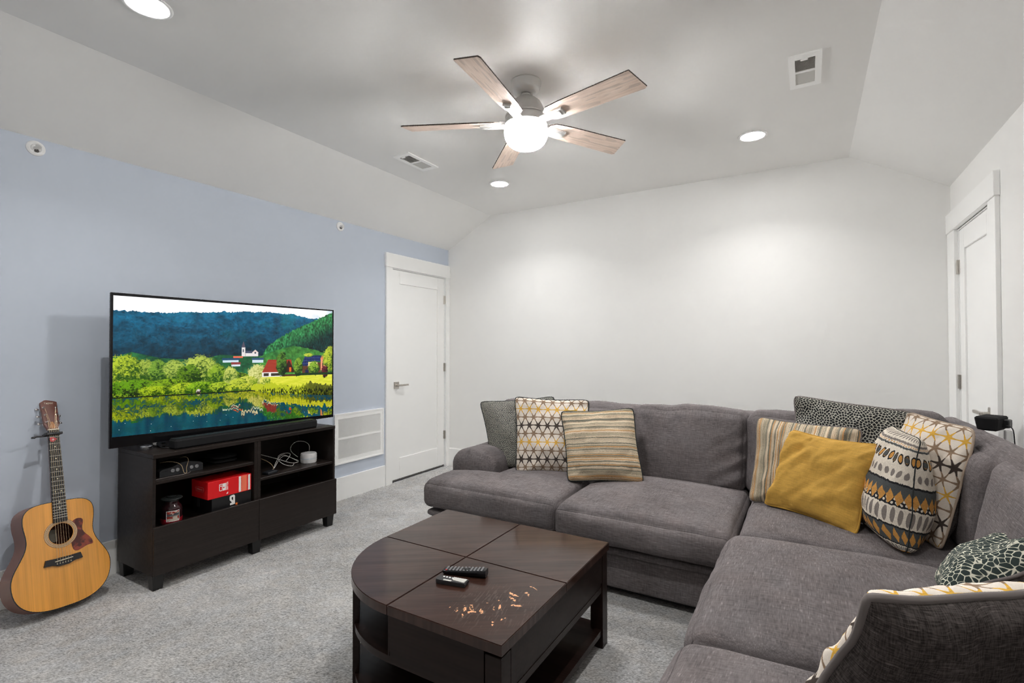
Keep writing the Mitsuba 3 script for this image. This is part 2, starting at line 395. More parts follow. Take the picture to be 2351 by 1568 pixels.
mat('stripe_print_upright', proc(stripes(False)), 0.85, 0.15)

def mustard_fn(p, n, uv):
    a = noise(uv.x*40, uv.y*520, 1.0); b = noise(uv.x*520, uv.y*80, 2.0); c = fbm(uv.x*14, uv.y*14, 3.0, 3)
    return mi.Color3f((0.49, 0.285, 0.062))*(0.80+0.22*a+0.12*b+0.22*(c-0.35))
mat('mustard_cloth', proc(mustard_fn), 0.9, 0.1, sheen=0.5)
mat('welt_mustard', (0.44, 0.25, 0.05), 0.9, 0.1, sheen=0.5)

def ikat_fn(p, n, uv):
    x = uv.x; jag = 0.0045*(noise(x*330, 1.0, 2.0)-0.5)+0.002*(noise(x*120, uv.y*50, 7.0)-0.5)
    y = uv.y+jag
    cream, black, slate, ochre, taupe = (0.62, 0.56, 0.48), (0.018, 0.018, 0.020), (0.070, 0.075, 0.076), (0.48, 0.235, 0.065), (0.19, 0.165, 0.15)
    col = mi.Color3f(cream)
    def band(a, b, c):
        nonlocal col
        col = dr.select((y > a) & (y < b), mi.Color3f(c), col)
    def dots(yc, ry, pitch, rx, c, ph=0.0, diamond=False, ring=None):
        nonlocal col
        u = x/pitch+ph; fx = (u-dr.floor(u)-0.5)*pitch
        q = (dr.abs(fx)/rx+dr.abs(y-yc)/ry) if diamond else dr.sqrt(dr.square(fx/rx)+dr.square((y-yc)/ry))
        if ring is not None: col = dr.select(q < 1.45, mi.Color3f(ring), col)
        col = dr.select(q < 1.0, mi.Color3f(c), col)
    S = 0.47
    band(0.0, .052*S, ochre); dots(.088*S, .014, .030, .0075, taupe); dots(.088*S, .014, .030, .0045, taupe, .5)
    band(.125*S, .135*S, black); band(.135*S, .245*S, slate); dots(.188*S, .025, .034, .0135, ochre, 0, True); band(.245*S, .258*S, black)
    dots(.325*S, .026, .0240, .0075, taupe); band(.392*S, .400*S, black)
    band(.400*S, .452*S, black); dots(.413*S, .0045, .015, .0045, cream); dots(.438*S, .0045, .015, .0045, cream, .5)
    band(.452*S, .545*S, slate); dots(.452*S, .026, .032, .0155, ochre, 0, True); band(.545*S, .560*S, black)
    dots(.62*S, .013, .031, .0100, taupe)
    band(.685*S, .790*S, cream); dots(.735*S, .013, .030, .0085, ochre, 0, False, black); dots(.735*S, .011, .060, .0085, slate, 0.25)
    band(.815*S, .832*S, slate); band(.838*S, .850*S, ochre); dots(.844*S, .004, .014, .004, cream); band(.856*S, .878*S, taupe)
    dots(.945*S, .022, .020, .0055, taupe)
    return col*(0.86+0.28*noise(x*420, uv.y*420, 3.0))
mat('ikat_print', proc(ikat_fn), 0.9, 0.1)

def net_fn(p, n, uv):
    a, b, w = voronoi(uv.x*60, uv.y*84)
    m = 1-smoothstep(0.03, 0.16, b-a-.14*(noise(uv.x*90, uv.y*90, 6.0)-.35))
    m = m*smoothstep(0.25, 0.6, noise(uv.x*70, uv.y*70, 3.0)+0.25)
    return mix((0.030, 0.042, 0.040), (0.64, 0.62, 0.52), m)
mat('net_print', proc(net_fn), 0.85, 0.15)

def blade_fn(p, n, uv):
    g = fbm(uv.x*7, uv.y*95, 2.0, 3); h = noise(uv.x*24, uv.y*420, 5.0); k = smoothstep(0.60, 0.75, noise(uv.x*14, uv.y*120, 9.0))
    return mix((0.58, 0.445, 0.36), (0.76, 0.63, 0.545), 0.6*g+0.4*h)*(1-0.18*k)
mat('blade_wood', proc(blade_fn), 0.5, 0.4)
mat('blade_edge', (0.045, 0.032, 0.026), 0.5)

def spruce_fn(p, n, uv):
    g = noise(uv.x*330, uv.y*5, 1.0); b = fbm(uv.x*40, uv.y*2.0, 3.0, 3)
    return mi.Color3f((0.74, 0.325, 0.060))*(0.80+0.16*g+0.30*(b-0.3))
mat('spruce_top', proc(spruce_fn), 0.25, 0.5, clearcoat=0.5, clearcoat_gloss=0.9)
mat('mahogany', (0.15, 0.060, 0.040), 0.3, 0.5)
mat('rosewood_head', (0.155, 0.060, 0.045), 0.35)
mat('ebony', (0.012, 0.011, 0.012), 0.4)
def tortoise_fn(p, n, uv):
    t = fbm(p.y*60, p.z*60, p.x*60, 3); return mix((0.060, 0.006, 0.004), (0.26, 0.040, 0.018), smoothstep(0.40, 0.68, t))
mat('tortoiseshell', proc(tortoise_fn), 0.12, 0.5)
mat('rosette_wood', (0.50, 0.34, 0.19), 0.4)
mat('bone', (0.80, 0.74, 0.60), 0.4)
mat('bronze_string', (0.62, 0.47, 0.30), 0.3, metal=0.8)
mat('paper_label', (0.50, 0.46, 0.38), 0.8)
mat('wax_red', (0.23, 0.006, 0.014), 0.35)
mat('jar_dark', (0.028, 0.010, 0.012), 0.08)
mat('pick_red', (0.45, 0.03, 0.03), 0.3)
scene['clear_glass'] = {'type': 'thindielectric', 'int_ior': 1.5}

# ------------------------------------------------------------------ the room
def walls():
    def yz(poly, x, thick):      # a polygon in (y, z) as a slab from x to x+thick
        m = extrude(poly, abs(thick)); return frame_map(m, (min(x, x+thick), 0, 0), (0, 1, 0), (0, 0, 1), (1, 0, 0))
    def xz(poly, y, thick):
        m = extrude(poly, abs(thick)); return frame_map(m, (0, min(y, y+thick), 0), (1, 0, 0), (0, 0, 1), (0, 1, 0))
    d1 = sbox(3.535, -0.01, 4.357, 2.056); d2 = sbox(3.528, -0.01, 4.232, 2.05)
    full = sbox(YF, -0.02, YB, ZW)
    scene[struct('wall_left')] = mikit.ply(yz(full.difference(d1), XL, -0.12), 'paint_blue_wall')
    scene[struct('wall_right')] = mikit.ply(yz(full.difference(d2), XR, 0.12), 'paint_white_wall')
    gable = Polygon([(XL-.12, -0.02), (XR+.12, -0.02), (XR+.12, ZW+.05), (XR, ZW), (XR-SL, ZC), (XL+SL, ZC), (XL, ZW), (XL-.12, ZW+.05)])
    scene[struct('wall_back')] = mikit.ply(xz(gable, YB, 0.12), 'paint_white_wall')
    scene[struct('wall_front')] = mikit.ply(xz(gable, YF, -0.12), 'paint_white_wall')
    struct('ceiling')
    holes = [Point(x, y).buffer(0.073, 32) for x, y in CANS]
    flat = sbox(XL+SL, YF, XR-SL, YB)
    for h in holes: flat = flat.difference(h)
    part('ceiling', 'flat_panel', extrude(flat, 0.10, ZC), 'paint_ceiling')
    for a, b, key in ((XL, XL+SL, 1), (XR, XR-SL, -1)):
        q = Polygon([(a, ZW), (b, ZC), (b, ZC+.08), (a, ZW+.08)])
        part('ceiling', 'slope', xz(q, YF, YB-YF), 'paint_white_wall')

CANS = [(-0.308, 3.646), (-2.255, 3.602), (-2.313, 0.985), (-0.308, 0.985)]
walls()

def floor():
    struct('floor'); st = 0.0085
    xs = np.arange(XL, XR+st, st); ys = np.arange(YF, YB+st, st)
    X, Y = np.meshgrid(xs, ys, indexing='ij'); P = np.stack([X, Y, 0*X], -1)
    th = 0.5
    A = np.stack([(X*math.cos(th)+Y*math.sin(th))*75, (-X*math.sin(th)+Y*math.cos(th))*140, 0*X], -1)
    z = -0.0050*meshkit.noise(A, 1)-0.002*meshkit.noise(P*[95, 95, 1], 2)-0.004*meshkit.noise(P*[9, 12, 1], 3)
    z -= z.max(); v = np.stack([X, Y, z], -1).reshape(-1, 3)
    nx, ny = len(xs), len(ys); idx = np.arange(nx*ny).reshape(nx, ny)
    q = np.stack([idx[:-1, :-1], idx[1:, :-1], idx[1:, 1:], idx[:-1, 1:]], -1).reshape(-1, 4)
    F = np.vstack([q[:, [0, 1, 2]], q[:, [0, 2, 3]]])
    scene['floor'] = mikit.ply(tm(v, F), 'carpet', smooth=True)
floor()

def baseboards():
    scene[struct('baseboard_left')] = mikit.ply(bx(XL, XL+.015, YF, 3.447, -0.02, .187, .003), 'trim_white')
    scene[struct('baseboard_back')] = mikit.ply(bx(XL+.02, XR-.02, YB-.015, YB, -0.02, .187, .003), 'trim_white')
    scene[struct('baseboard_right')] = mikit.ply(bx(XR-.015, XR, YF, 3.43, -0.02, .187, .003), 'trim_white')
baseboards()

def door(n, x, s, y0, y1, ztop, hand, hinge_y, hinges, cas_n, cas_f, head):
    """A one-panel shaker door in the side wall at x; s = +1 when the room lies towards +x. hand: y of the lever rose."""
    def b(a, c, *r, ch=.002): return bx(x+s*a, x+s*c, *r, ch)
    t = f'trim_{n}'; struct(t)
    part(t, 'side_casing', b(0, .020, *cas_n, -.01, head[2]), 'trim_white'); part(t, 'side_casing', b(0, .020, *cas_f, -.01, head[2]), 'trim_white')
    part(t, 'head_casing', b(0, .027, head[0], head[1], head[2], head[3]), 'trim_white')
    part(t, 'jamb', b(-.115, -.0005, y0-.014, y0-.004, -.01, ztop+.012), 'trim_white'); part(t, 'jamb', b(-.115, -.0005, y1+.004, y1+.014, -.01, ztop+.012), 'trim_white')
    part(t, 'jamb', b(-.115, -.0005, y0-.004, y1+.004, ztop+.003, ztop+.012), 'trim_white')
    d = f'door_{n}'; struct(d); st = .112; rail = .13; bot = .215
    f0, f1 = -.042, -.004
    part(d, 'stile', b(f0, f1, y0, y0+st, .015, ztop), 'trim_white'); part(d, 'stile', b(f0, f1, y1-st, y1, .015, ztop), 'trim_white')
    part(d, 'rail', b(f0, f1, y0+st, y1-st, ztop-rail, ztop), 'trim_white'); part(d, 'rail', b(f0, f1, y0+st, y1-st, .015, bot), 'trim_white')
    part(d, 'panel', b(f0, f1-.010, y0+st, y1-st, bot, ztop-rail), 'trim_white')
    part(d, 'threshold_gap', b(f0-.03, f1-.002, y0, y1, .0, .014), 'vent_dark')
    for hz in hinges:
        k = part(d, 'hinge', cat(*[mv(trimesh.creation.cylinder(.0065, .017, sections=14), x+s*.006, hinge_y, hz-.036+.018*i) for i in range(5)],
                                  b(-.006, .0015, hinge_y-.016, hinge_y+.002, hz-.045, hz+.045)), 'satin_nickel', smooth=35)
    sg = 1 if hand < (y0+y1)/2 else -1
    k = part(d, 'lever_handle', cat(rot(mv(trimesh.creation.cylinder(.010, .05, sections=20), 0, 0, .025), s*math.pi/2, (0, 1, 0)).apply_translation((x-.004*s, hand, .925)),
                                    b(.036, .050, hand-.012*sg, hand+.125*sg, .916, .934, ch=.003)), 'satin_nickel', smooth=35)
    part(k, 'rose', b(-.004, .006, hand-.033, hand+.033, .892, .958), 'satin_nickel')
door(1, XL, 1, 3.543, 4.347, 2.044, 3.604, 4.349, (1.813, 1.077, .341), (3.450, 3.534), (4.358, 4.416), (3.440, 4.417, 2.056, 2.190))
door(2, XR, -1, 3.538, 4.222, 2.03, 3.600, 4.224, (1.797, 1.062, .33), (3.405, 3.527), (4.233, 4.416), (3.395, 4.417, 2.045, 2.172))

# ------------------------------------------------------------------ ceiling fixtures
def recessed_light(x, y, label):
    k = thing('recessed_light', label, 'ceiling light', 'recessed ceiling lights')
    part(k, 'trim_ring', mv(lathe([(.070, 0.002), (.072, -.004), (.080, -.006), (.088, -.003), (.089, 0.0), (.072, .004)], 48), x, y, ZC), 'white_metal', smooth=True)
    prof = [(.0001, -.0135)]+[(.069*math.sin(a), -.0135+.0125*(1-math.cos(a))) for a in np.linspace(.12, math.pi/2, 10)]
    lens = mv(lathe(prof, 48), x, y, ZC)
    if lens.face_normals[:, 2].mean() > 0: lens.invert()
    key = part(k, 'lens', lens, 'lens_off', smooth=True)
    scene[key]['emitter'] = {'type': 'area', 'radiance': {'type': 'rgb', 'value': list(CAN_RADIANCE)}}
    scene[k+'_beam'] = {'type': 'spot', 'intensity': {'type': 'rgb', 'value': list(CAN_BEAM)}, 'cutoff_angle': 64.0, 'beam_width': 15.0,
                        'to_world': T().look_at(origin=[x, y, ZC-.016], target=[x, y, 0], up=[0, 1, 0])}
recessed_light(*CANS[0], 'lit white recessed ceiling light right of the fan, before the back wall')
recessed_light(*CANS[1], 'lit white recessed ceiling light below the fan, near the left white door')
recessed_light(*CANS[2], 'lit white recessed ceiling light above the guitar, cut by the top edge of the photo')
recessed_light(*CANS[3], 'lit white recessed ceiling light above the near end of the sofa')

def ceiling_fan():
    fx, fy = -1.272, 2.295
    k = thing('ceiling_fan', 'ceiling fan with five pale wood blades and a glowing round globe', 'ceiling fan')
    part(k, 'canopy', mv(lathe([(.001, ZC), (.080, ZC), (.082, ZC-.006), (.078, ZC-.016), (.078, ZC-.020), (.0755, ZC-.024), (.075, ZC-.036), (.070, ZC-.049), (.060, ZC-.060), (.048, ZC-.066), (.036, ZC-.067), (.030, ZC-.062), (.001, ZC-.062)]), fx, fy, 0), 'fan_metal', smooth=40)
    part(k, 'hanger_ball', mv(lathe([(.001, ZC-.054), (.020, ZC-.058), (.027, ZC-.068), (.020, ZC-.080), (.001, ZC-.083)], 32), fx, fy, 0), 'fan_metal', smooth=True)
    part(k, 'downrod', mv(trimesh.creation.cylinder(.012, .05, sections=24), fx, fy, 2.598), 'fan_metal', smooth=40)
    h = part(k, 'motor_housing', mv(lathe([(.001, 2.605), (.034, 2.604), (.040, 2.596), (.042, 2.588), (.062, 2.584), (.078, 2.570), (.090, 2.545), (.098, 2.520), (.104, 2.505), (.110, 2.500), (.110, 2.494), (.001, 2.494)]), fx, fy, 0), 'fan_metal', smooth=40)
    # the maker's script on the housing, facing the sofa
    cam = math.atan2(-2.295, 1.272)
    tx = meshkit.text_mesh('Hunter', .014, depth=.001); tx.apply_translation([-tx.bounds[:, 0].mean(), 0, 0]); v = np.array(tx.vertices)
    rad = .0785+(2.570-(2.548+v[:, 1]))*.50+v[:, 2]; ang = cam+.02+v[:, 0]/.085
    tx.vertices = np.stack([fx+rad*np.cos(ang), fy+rad*np.sin(ang), 2.548+v[:, 1]], -1)
    part(h, 'script_mark', tx, 'vent_shade')
    part(k, 'light_fitter', mv(lathe([(.001, 2.4945), (.104, 2.4945), (.108, 2.486), (.112, 2.468), (.113, 2.452), (.108, 2.446), (.001, 2.446)]), fx, fy, 0), 'fan_metal', smooth=40)
    g = lathe([(.100, 2.4455)]+[(.1165*math.cos(a)**.62 if math.cos(a) > 1e-6 else .0001, 2.420+(.029 if a > 0 else .091)*math.sin(a)) for a in np.linspace(.98, -math.pi/2+.0001, 26)], 56)
    key = part(k, 'light_globe', mv(g, fx, fy, 0), 'lens_off', smooth=True, label='glowing white glass globe')
    scene[key]['emitter'] = {'type': 'area', 'radiance': {'type': 'rgb', 'value': list(GLOBE_RADIANCE)}}
    out = Polygon([(.135, -.030), (.165, -.052), (.250, -.060), (.636, -.070), (.660, .058), (.648, .066), (.250, .058), (.165, .050), (.135, .028)]).buffer(.006).buffer(-.006)
    xs = np.linspace(.13, .66, 24)
    for i in range(5):
        a = math.radians(-155+72*i)
        def place(m):
            m = rot(m, -math.radians(13), (1, 0, 0)); m = rot(m, a, (0, 0, 1)); return mv(m, fx, fy, 2.466)
        top = extrude(out, .0065, -.00325); V = np.array(top.vertices)
        side = np.abs(top.face_normals[:, 2]) < .5
        ed = top.submesh([np.nonzero(side)[0]], append=True); fl = top.submesh([np.nonzero(~side)[0]], append=True)
        uv = np.array(fl.vertices)[:, :2]+[i*.37, i*.21]
        b = part(k, 'blade', place(fl), 'blade_wood', uv=uv)
        part(b, 'edge_band', place(ed), 'blade_edge')
        iron = cat(bx(.085, .245, -.024, .024, -.0175, -.0035, .003), bx(.100, .232, -.016, .016, -.0225, -.016, .003), bx(.06, .14, -.020, .020, -.012, .012, .003))
        part(b, 'blade_iron', place(iron), 'fan_metal')
ceiling_fan()

def ceiling_vent(x0, x1, y0, y1, label):
    k = thing('ceiling_vent', label, 'vent', 'ceiling vents')
    fw, fe = .028, .040; xi0, xi1, yi0, yi1 = x0+fw, x1-fw, y0+fe, y1-fe; ym = (yi0+yi1)/2; z = ZC
    fr = sbox(x0, y0, x1, y1).difference(sbox(xi0, yi0, xi1, ym-.006)).difference(sbox(xi0, ym+.006, xi1, yi1))
    part(k, 'frame', extrude(fr, .009, z-.009), 'white_metal')
    part(k, 'duct_opening', bx(xi0, xi1, yi0, yi1, z-.0012, z-.0002), 'vent_dark')
    for half, (a, b) in enumerate(((yi0, ym-.006), (ym+.006, yi1))):
        n = 13; ms = []
        for i in range(n):
            yc = a+(i+.5)*(b-a)/n; m = bx(xi0, xi1, -.0045, .0045, -.0004, .0004); m = rot(m, math.radians(38 if half == 0 else -38), (1, 0, 0)); ms.append(mv(m, 0, yc, z-.0048))
        part(k, 'louvers', cat(*ms), 'vent_shade', kind='stuff')
    part(k, 'damper_lever', bx(xi0+.024, xi0+.055, yi0-.004, yi0+.010, z-.013, z-.008, .001), 'white_metal')
ceiling_vent(-2.600, -2.446, 2.680, 3.018, 'white ceiling vent left of the fan near the left slope')
ceiling_vent(-.075, .067, 2.742, 3.085, 'white ceiling vent right of the fan near the right slope')

def sprinkler(y, z, label):
    k = thing('fire_sprinkler', label, 'sprinkler', 'fire sprinklers on the blue wall')
    def pl(m): return mv(rot(m, math.pi/2, (0, 1, 0)), XL, y, z)
    part(k, 'escutcheon', pl(lathe([(.001, .004), (.018, .004), (.022, .009), (.030, .009), (.038, .005), (.039, 0), (.001, 0)], 40)), 'white_plastic', smooth=35)
    part(k, 'sprinkler_head', pl(cat(lathe([(.001, .004), (.010, .004), (.010, .016), (.006, .020), (.001, .020)], 20), tube([(0, .009, .016), (0, .010, .028), (0, 0, .036)], .0022, 6), tube([(0, -.009, .016), (0, -.010, .028), (0, 0, .036)], .0022, 6))), 'chrome', smooth=35)
    part(k, 'deflector', pl(mv(lathe([(.001, .0385), (.013, .0385), (.013, .037), (.001, .036)], 20), 0, 0, 0)), 'chrome')
    part(k, 'inlet_hole', pl(mv(lathe([(.001, .0095), (.009, .0092), (.0095, .0045), (.001, .0045)], 16), .0125, .003, 0)), 'vent_dark')
sprinkler(.962, 2.318, 'round white fire sprinkler high on the blue wall above the guitar')
sprinkler(2.921, 2.323, 'round white fire sprinkler high on the blue wall between television and door')

def return_grille():
    k = thing('return_air_grille', 'white return air grille on the blue wall beside the white door', 'vent')
    y0, y1, z0, z1 = 2.865, 3.419, .302, .722; a, b, c, d = 2.898, 3.384, .345, .680; x = XL
    fr = sbox(y0, z0, y1, z1).difference(sbox(a, c, b, .506)).difference(sbox(a, .522, b, d))
    part(k, 'frame', frame_map(extrude(fr, .012), (x, 0, 0), (0, 1, 0), (0, 0, 1), (1, 0, 0)), 'white_metal')
    part(k, 'rim', frame_map(extrude(sbox(y0-.004, z0-.004, y1+.004, z1+.004).difference(sbox(y0+.008, z0+.008, y1-.008, z1-.008)), .017), (x, 0, 0), (0, 1, 0), (0, 0, 1), (1, 0, 0)), 'white_metal')
    part(k, 'backing', bx(x+.0002, x+.001, a, b, c, d), 'vent_dark')
    for q0, q1 in ((c, .506), (.522, d)):
        ms = []
        for i in range(64):
            yc = a+(i+.5)*(b-a)/64; m = rot(bx(-.0062, .0062, -.0005, .0005, q0, q1), math.radians(38), (0, 0, 1)); ms.append(mv(m, x+.0068, yc, 0))
        part(k, 'louvers', cat(*ms), 'white_metal', kind='stuff')
    for z in (.655, .37):
        part(k, 'latch', bx(x+.012, x+.016, y0+.010, y0+.022, z-.012, z+.012, .001), 'white_metal')
return_grille()

# ------------------------------------------------------------------ television console and what stands on it
CX0, CX1, CY0, CY1, CZ0, CZ1 = -3.385, -2.985, 1.315, 2.497, .078, .718
def console():
    k = thing('tv_console', 'low dark espresso television console with open shelves and two drawers', 'tv stand')
    t = .020; ym0, ym1 = 1.880, 1.922; c = .0015; E = 'espresso_panel'
    part(k, 'top_panel', bx(CX0, CX1+.004, CY0, CY1, CZ1-.022, CZ1, c), E)
    part(k, 'bottom_panel', bx(CX0, CX1, CY0+t, CY1-t, CZ0, CZ0+.02, c), E)
    for a, b in ((CY0, CY0+t-.004), (ym0, 1.9005), (1.9015, ym1), (CY1-t+.004, CY1)): part(k, 'side_panel', bx(CX0, CX1, a, b, CZ0, CZ1-.022, c), E)
    part(k, 'back_panel', bx(CX0, CX0+.008, CY0+t, CY1-t, CZ0+.02, CZ1-.022), E)
    part(k, 'shelf', bx(CX0+.008, CX1-.006, CY0+t-.004, ym0, .555, .573, c), E); part(k, 'shelf', bx(CX0+.008, CX1-.006, ym1, CY1-t+.004, .443, .460, c), E)
    part(k, 'shelf', bx(CX0+.008, CX1-.006, CY0+t-.004, ym0, .285, .300, c), E); part(k, 'shelf', bx(CX0+.008, CX1-.006, ym1, CY1-t+.004, .285, .300, c), E)
    part(k, 'drawer_front', bx(CX1+.001, CX1+.019, CY0+.001, 1.9005, CZ0+.004, .335, .0012), E); part(k, 'drawer_front', bx(CX1+.001, CX1+.019, 1.9025, CY1-.001, CZ0+.004, .335, .0012), E)
    def leg(x, y):
        b = bx(x-.030, x+.030, y-.030, y+.030, -.004, CZ0, .003); v = np.array(b.vertices); s = .80+.20*np.clip(v[:, 2]/CZ0, 0, 1)
        v[:, 0] = x+(v[:, 0]-x)*s; v[:, 1] = y+(v[:, 1]-y)*s; b.vertices = v; return b
    for x in (CX1-.032, CX0+.034):
        for y in (CY0+.034, 1.901, CY1-.034): part(k, 'leg', leg(x, y), 'espresso_leg')
console()

def tv_picture():
    L = lambda *c: mi.Color3f(lin(*c))
    def curve(pts, u):
        y = mi.Float(pts[0][1])
        for (a, b), (c, d) in zip(pts[:-1], pts[1:]): y = dr.select(u >= a, b+(d-b)*dr.clip((u-a)/(c-a), 0, 1), y)
        return y
    far = [(0, .896), (.14, .893), (.30, .912), (.485, .939), (.655, .953), (.784, .940), (.849, .912), (.904, .918), (1, .90)]
    hill = [(.60, .60), (.628, .664), (.699, .745), (.784, .822), (.904, .914), (1.0, .985)]
    trees = [(0, .53), (.035, .575), (.075, .54), (.10, .50), (.15, .52), (.19, .49), (.24, .50), (.29, .53), (.35, .565), (.385, .53), (.41, .47), (.45, .50), (.48, .44), (.52, .42), (.575, .50), (.60, .44), (.64, .40), (1.0, .385)]
    shore = [(0, .278), (.30, .276), (.54, .278), (.62, .250), (.80, .215), (1, .185)]
    def land(u, v):
        n1 = fbm(u*90, v*60, 1.0, 4); n2 = noise(u*420, v*260, 2.0); n3 = fbm(u*14, v*12, 3.0, 3); n4 = noise(u*190, v*36, 6.0)
        col = mix(L(255, 255, 255), L(205, 222, 235), smoothstep(.80, .98, u)*smoothstep(.45, .7, fbm(u*14, v*10, 8.0, 3)))
        fh = curve(far, u)+.010*(noise(u*240, 1.0, 3.0)-.5)+.012*(noise(u*60, 4.0, 3.0)-.5)
        depth = dr.clip((fh-v)/.36, 0, 1)
        cn = noise(u*250+9*noise(u*60, v*60, 2.0), v*95, 3.0); lumps = fbm(u*30+4, v*26, 13.0, 3)
        fc = mix(L(20, 104, 136), L(12, 50, 64), depth)*(.35+.55*cn+.75*n1)*(.45+1.1*lumps)
        fc = fc+L(20, 105, 95)*0.55*smoothstep(.55, .8, n3)*(1-depth)*dr.clip(u*1.6, 0, 1)
        col = dr.select(v < fh, fc, col)
        mead = curve([(0, .56), (.06, .60), (.16, .555), (.25, .545), (.33, .55), (.40, .58), (.45, .575), (.60, .57)], u)
        mc = mix(L(18, 78, 66), L(52, 122, 60), n3)*(.35+1.3*n1)*(.6+.8*n3)
        col = dr.select((v < mead) & (u < .62), mc, col)
        hh = curve(hill, u)+.016*(noise(u*230, 9.0, 3.0)-.5)+.006*(noise(u*480, 9.0, 5.0)-.5)
        hd = dr.clip((hh-v)/.30, 0, 1)
        hc = mix(L(62, 142, 84), L(10, 58, 54), smoothstep(.05, .75, hd))*(.25+1.3*noise(u*230, v*64, 21.0))*(.45+1.1*n1)
        col = dr.select((v < hh) & (u > .60), hc, col)
        m2 = curve([(.58, .56), (.66, .615), (.76, .66), (.86, .635), (.94, .60), (1, .585)], u)+.012*(n1-.5)
        col = dr.select((v < m2) & (u > .58), mix(L(40, 112, 62), L(92, 156, 62), n3)*(.45+1.1*n1)*(.55+.9*lumps), col)
        # church and village
        white, roof, dark = L(232, 226, 225), L(190, 105, 85), L(70, 80, 95)
        def rect(a, b, c, d, k):
            nonlocal col
            col = dr.select((u > a) & (u < b) & (v > c) & (v < d), mi.Color3f(k), col)
        def tri(a, b, c, d, k):      # a gable from (a..b, c) to its ridge at d
            nonlocal col
            w = (v-c)/(d-c); m = .5*(a+b); h = .5*(b-a)*(1-w)
            col = dr.select((v > c) & (v < d) & (dr.abs(u-m) < h), mi.Color3f(k), col)
        rect(.494, .511, .565, .640, white); tri(.493, .512, .640, .695, L(95, 90, 105)); rect(.499, .504, .60, .625, dark)
        rect(.512, .545, .565, .592, white); rect(.512, .545, .592, .612, L(80, 88, 110)); rect(.545, .574, .565, .600, white); tri(.543, .576, .598, .622, L(225, 205, 200)); rect(.556, .563, .588, .602, dark)
        rect(.455, .500, .552, .567, L(235, 120, 95)); rect(.405, .485, .530, .552, L(40, 85, 115)); rect(.408, .480, .515, .534, L(205, 225, 235)); rect(.545, .600, .510, .536, L(210, 225, 235)); rect(.543, .602, .534, .552, L(60, 95, 125)); rect(.445, .490, .497, .517, L(150, 70, 70)); rect(.447, .488, .482, .498, L(215, 225, 235))
        # shared leaf noise for every tree
        la = fbm(u*150, v*105, 11.0, 4); lb = noise(u*46, v*34, 4.0); lc = noise(u*520, v*330, 9.0)
        def blob(cx, cy, rx, ry, dk, lt, jag=.5):
            nonlocal col
            q = dr.sqrt(dr.square((u-cx)/rx)+dr.square((v-cy)/ry))+jag*(la-.5)+.35*jag*(lb-.5)+.25*(lc-.5)
            t = .42*(v-cy)/ry-.30*(u-cx)/rx+1.5*(la-.5)+.7*(lc-.5)+.5*(lb-.5)
            c = mix(mi.Color3f(L(*dk)), mi.Color3f(L(*lt)), smoothstep(-.42, .50, t))
            col = dr.select(q < 1, c, col)
        G1, G2, G3, G4 = (44, 88, 14), (176, 200, 62), (26, 60, 10), (120, 158, 36)
        base = curve([(0, .47), (.2, .46), (.4, .45), (.5, .42), (.6, .39), (.66, .33), (1, .3)], u)+.03*(lb-.5)+.02*(la-.5)
        col = dr.select((v < base) & (u < .66), mix(L(24, 58, 10), L(150, 180, 40), smoothstep(.35, .72, .6*la+.4*lc)), col)
        blob(.105, .47, .040, .075, G1, (170, 190, 80)); blob(.155, .46, .040, .080, (40, 80, 22), (130, 168, 60)); blob(.215, .46, .045, .075, (50, 92, 24), (180, 200, 90))
        blob(.035, .465, .062, .115, G1, (186, 206, 56)); blob(.315, .455, .078, .115, G1, (192, 208, 92)); blob(.27, .42, .050, .085, G3, (112, 150, 30)); blob(.385, .42, .042, .080, G1, (150, 182, 48))
        blob(.445, .395, .034, .088, (70, 110, 24), (206, 214, 110)); blob(.575, .405, .050, .090, (140, 150, 50), (226, 226, 150)); blob(.525, .355, .050, .045, (120, 150, 30), (222, 222, 100)); blob(.48, .335, .045, .050, (60, 100, 20), (196, 208, 70))
        blob(.07, .34, .105, .058, (14, 40, 6), (112, 162, 22)); blob(.20, .345, .085, .050, (20, 52, 8), (140, 176, 36)); blob(.145, .312, .060, .036, (40, 80, 8), (178, 202, 40)); blob(.255, .318, .060, .044, (44, 88, 10), (190, 210, 52)); blob(.32, .322, .062, .046, (36, 78, 10), (150, 190, 40)); blob(.40, .318, .050, .040, (30, 70, 10), (180, 204, 56)); blob(.46, .302, .040, .028, (60, 100, 20), (200, 212, 60)); blob(.52, .305, .040, .034, (60, 100, 16), (206, 212, 70))
        blob(.307, .287, .010, .022, (60, 50, 44), (220, 214, 204), .1)
        # field and hedge on the right
        fieldtop = curve([(.60, .385), (.7, .392), (1, .405)], u)
        fld = mix(L(198, 208, 40), L(240, 236, 92), fbm(u*40, v*90, 5.0, 3))
        col = dr.select((v < fieldtop) & (u > .605+.16*(.40-v)+.03*(lb-.5)), fld, col); blob(.607, .352, .028, .042, (110, 140, 30), (222, 222, 110))
        # red-roofed house, its tree, the house with solar panels, the pink house
        rect(.594, .700, .385, .432, L(238, 235, 232)); rect(.602, .628, .392, .418, L(70, 60, 50)); rect(.640, .690, .392, .416, L(70, 60, 50))
        rl = .594+(v-.425)*.28; rr = .760-(v-.425)*.10
        col = dr.select((v > .425) & (v < .535) & (u > rl) & (u < rr), mix(L(158, 54, 38), L(180, 74, 52), noise(u*30, v*500, 1.0)), col)
        tri(.700, .772, .420, .532, L(66, 34, 24)); rect(.738, .750, .425, .465, L(235, 110, 40)); rect(.668, .676, .53, .555, L(90, 60, 50)); rect(.700, .80, .385, .402, L(90, 60, 40))
        rect(.812, .925, .405, .505, L(104, 66, 44)); rect(.845, .905, .47, .51, L(235, 215, 150)); rect(.87, .89, .45, .50, L(60, 40, 35)); rect(.84, .912, .442, .455, L(50, 40, 60)); rect(.83, .85, .41, .44, L(30, 40, 80))
        ql = .805+(v-.47)*.25
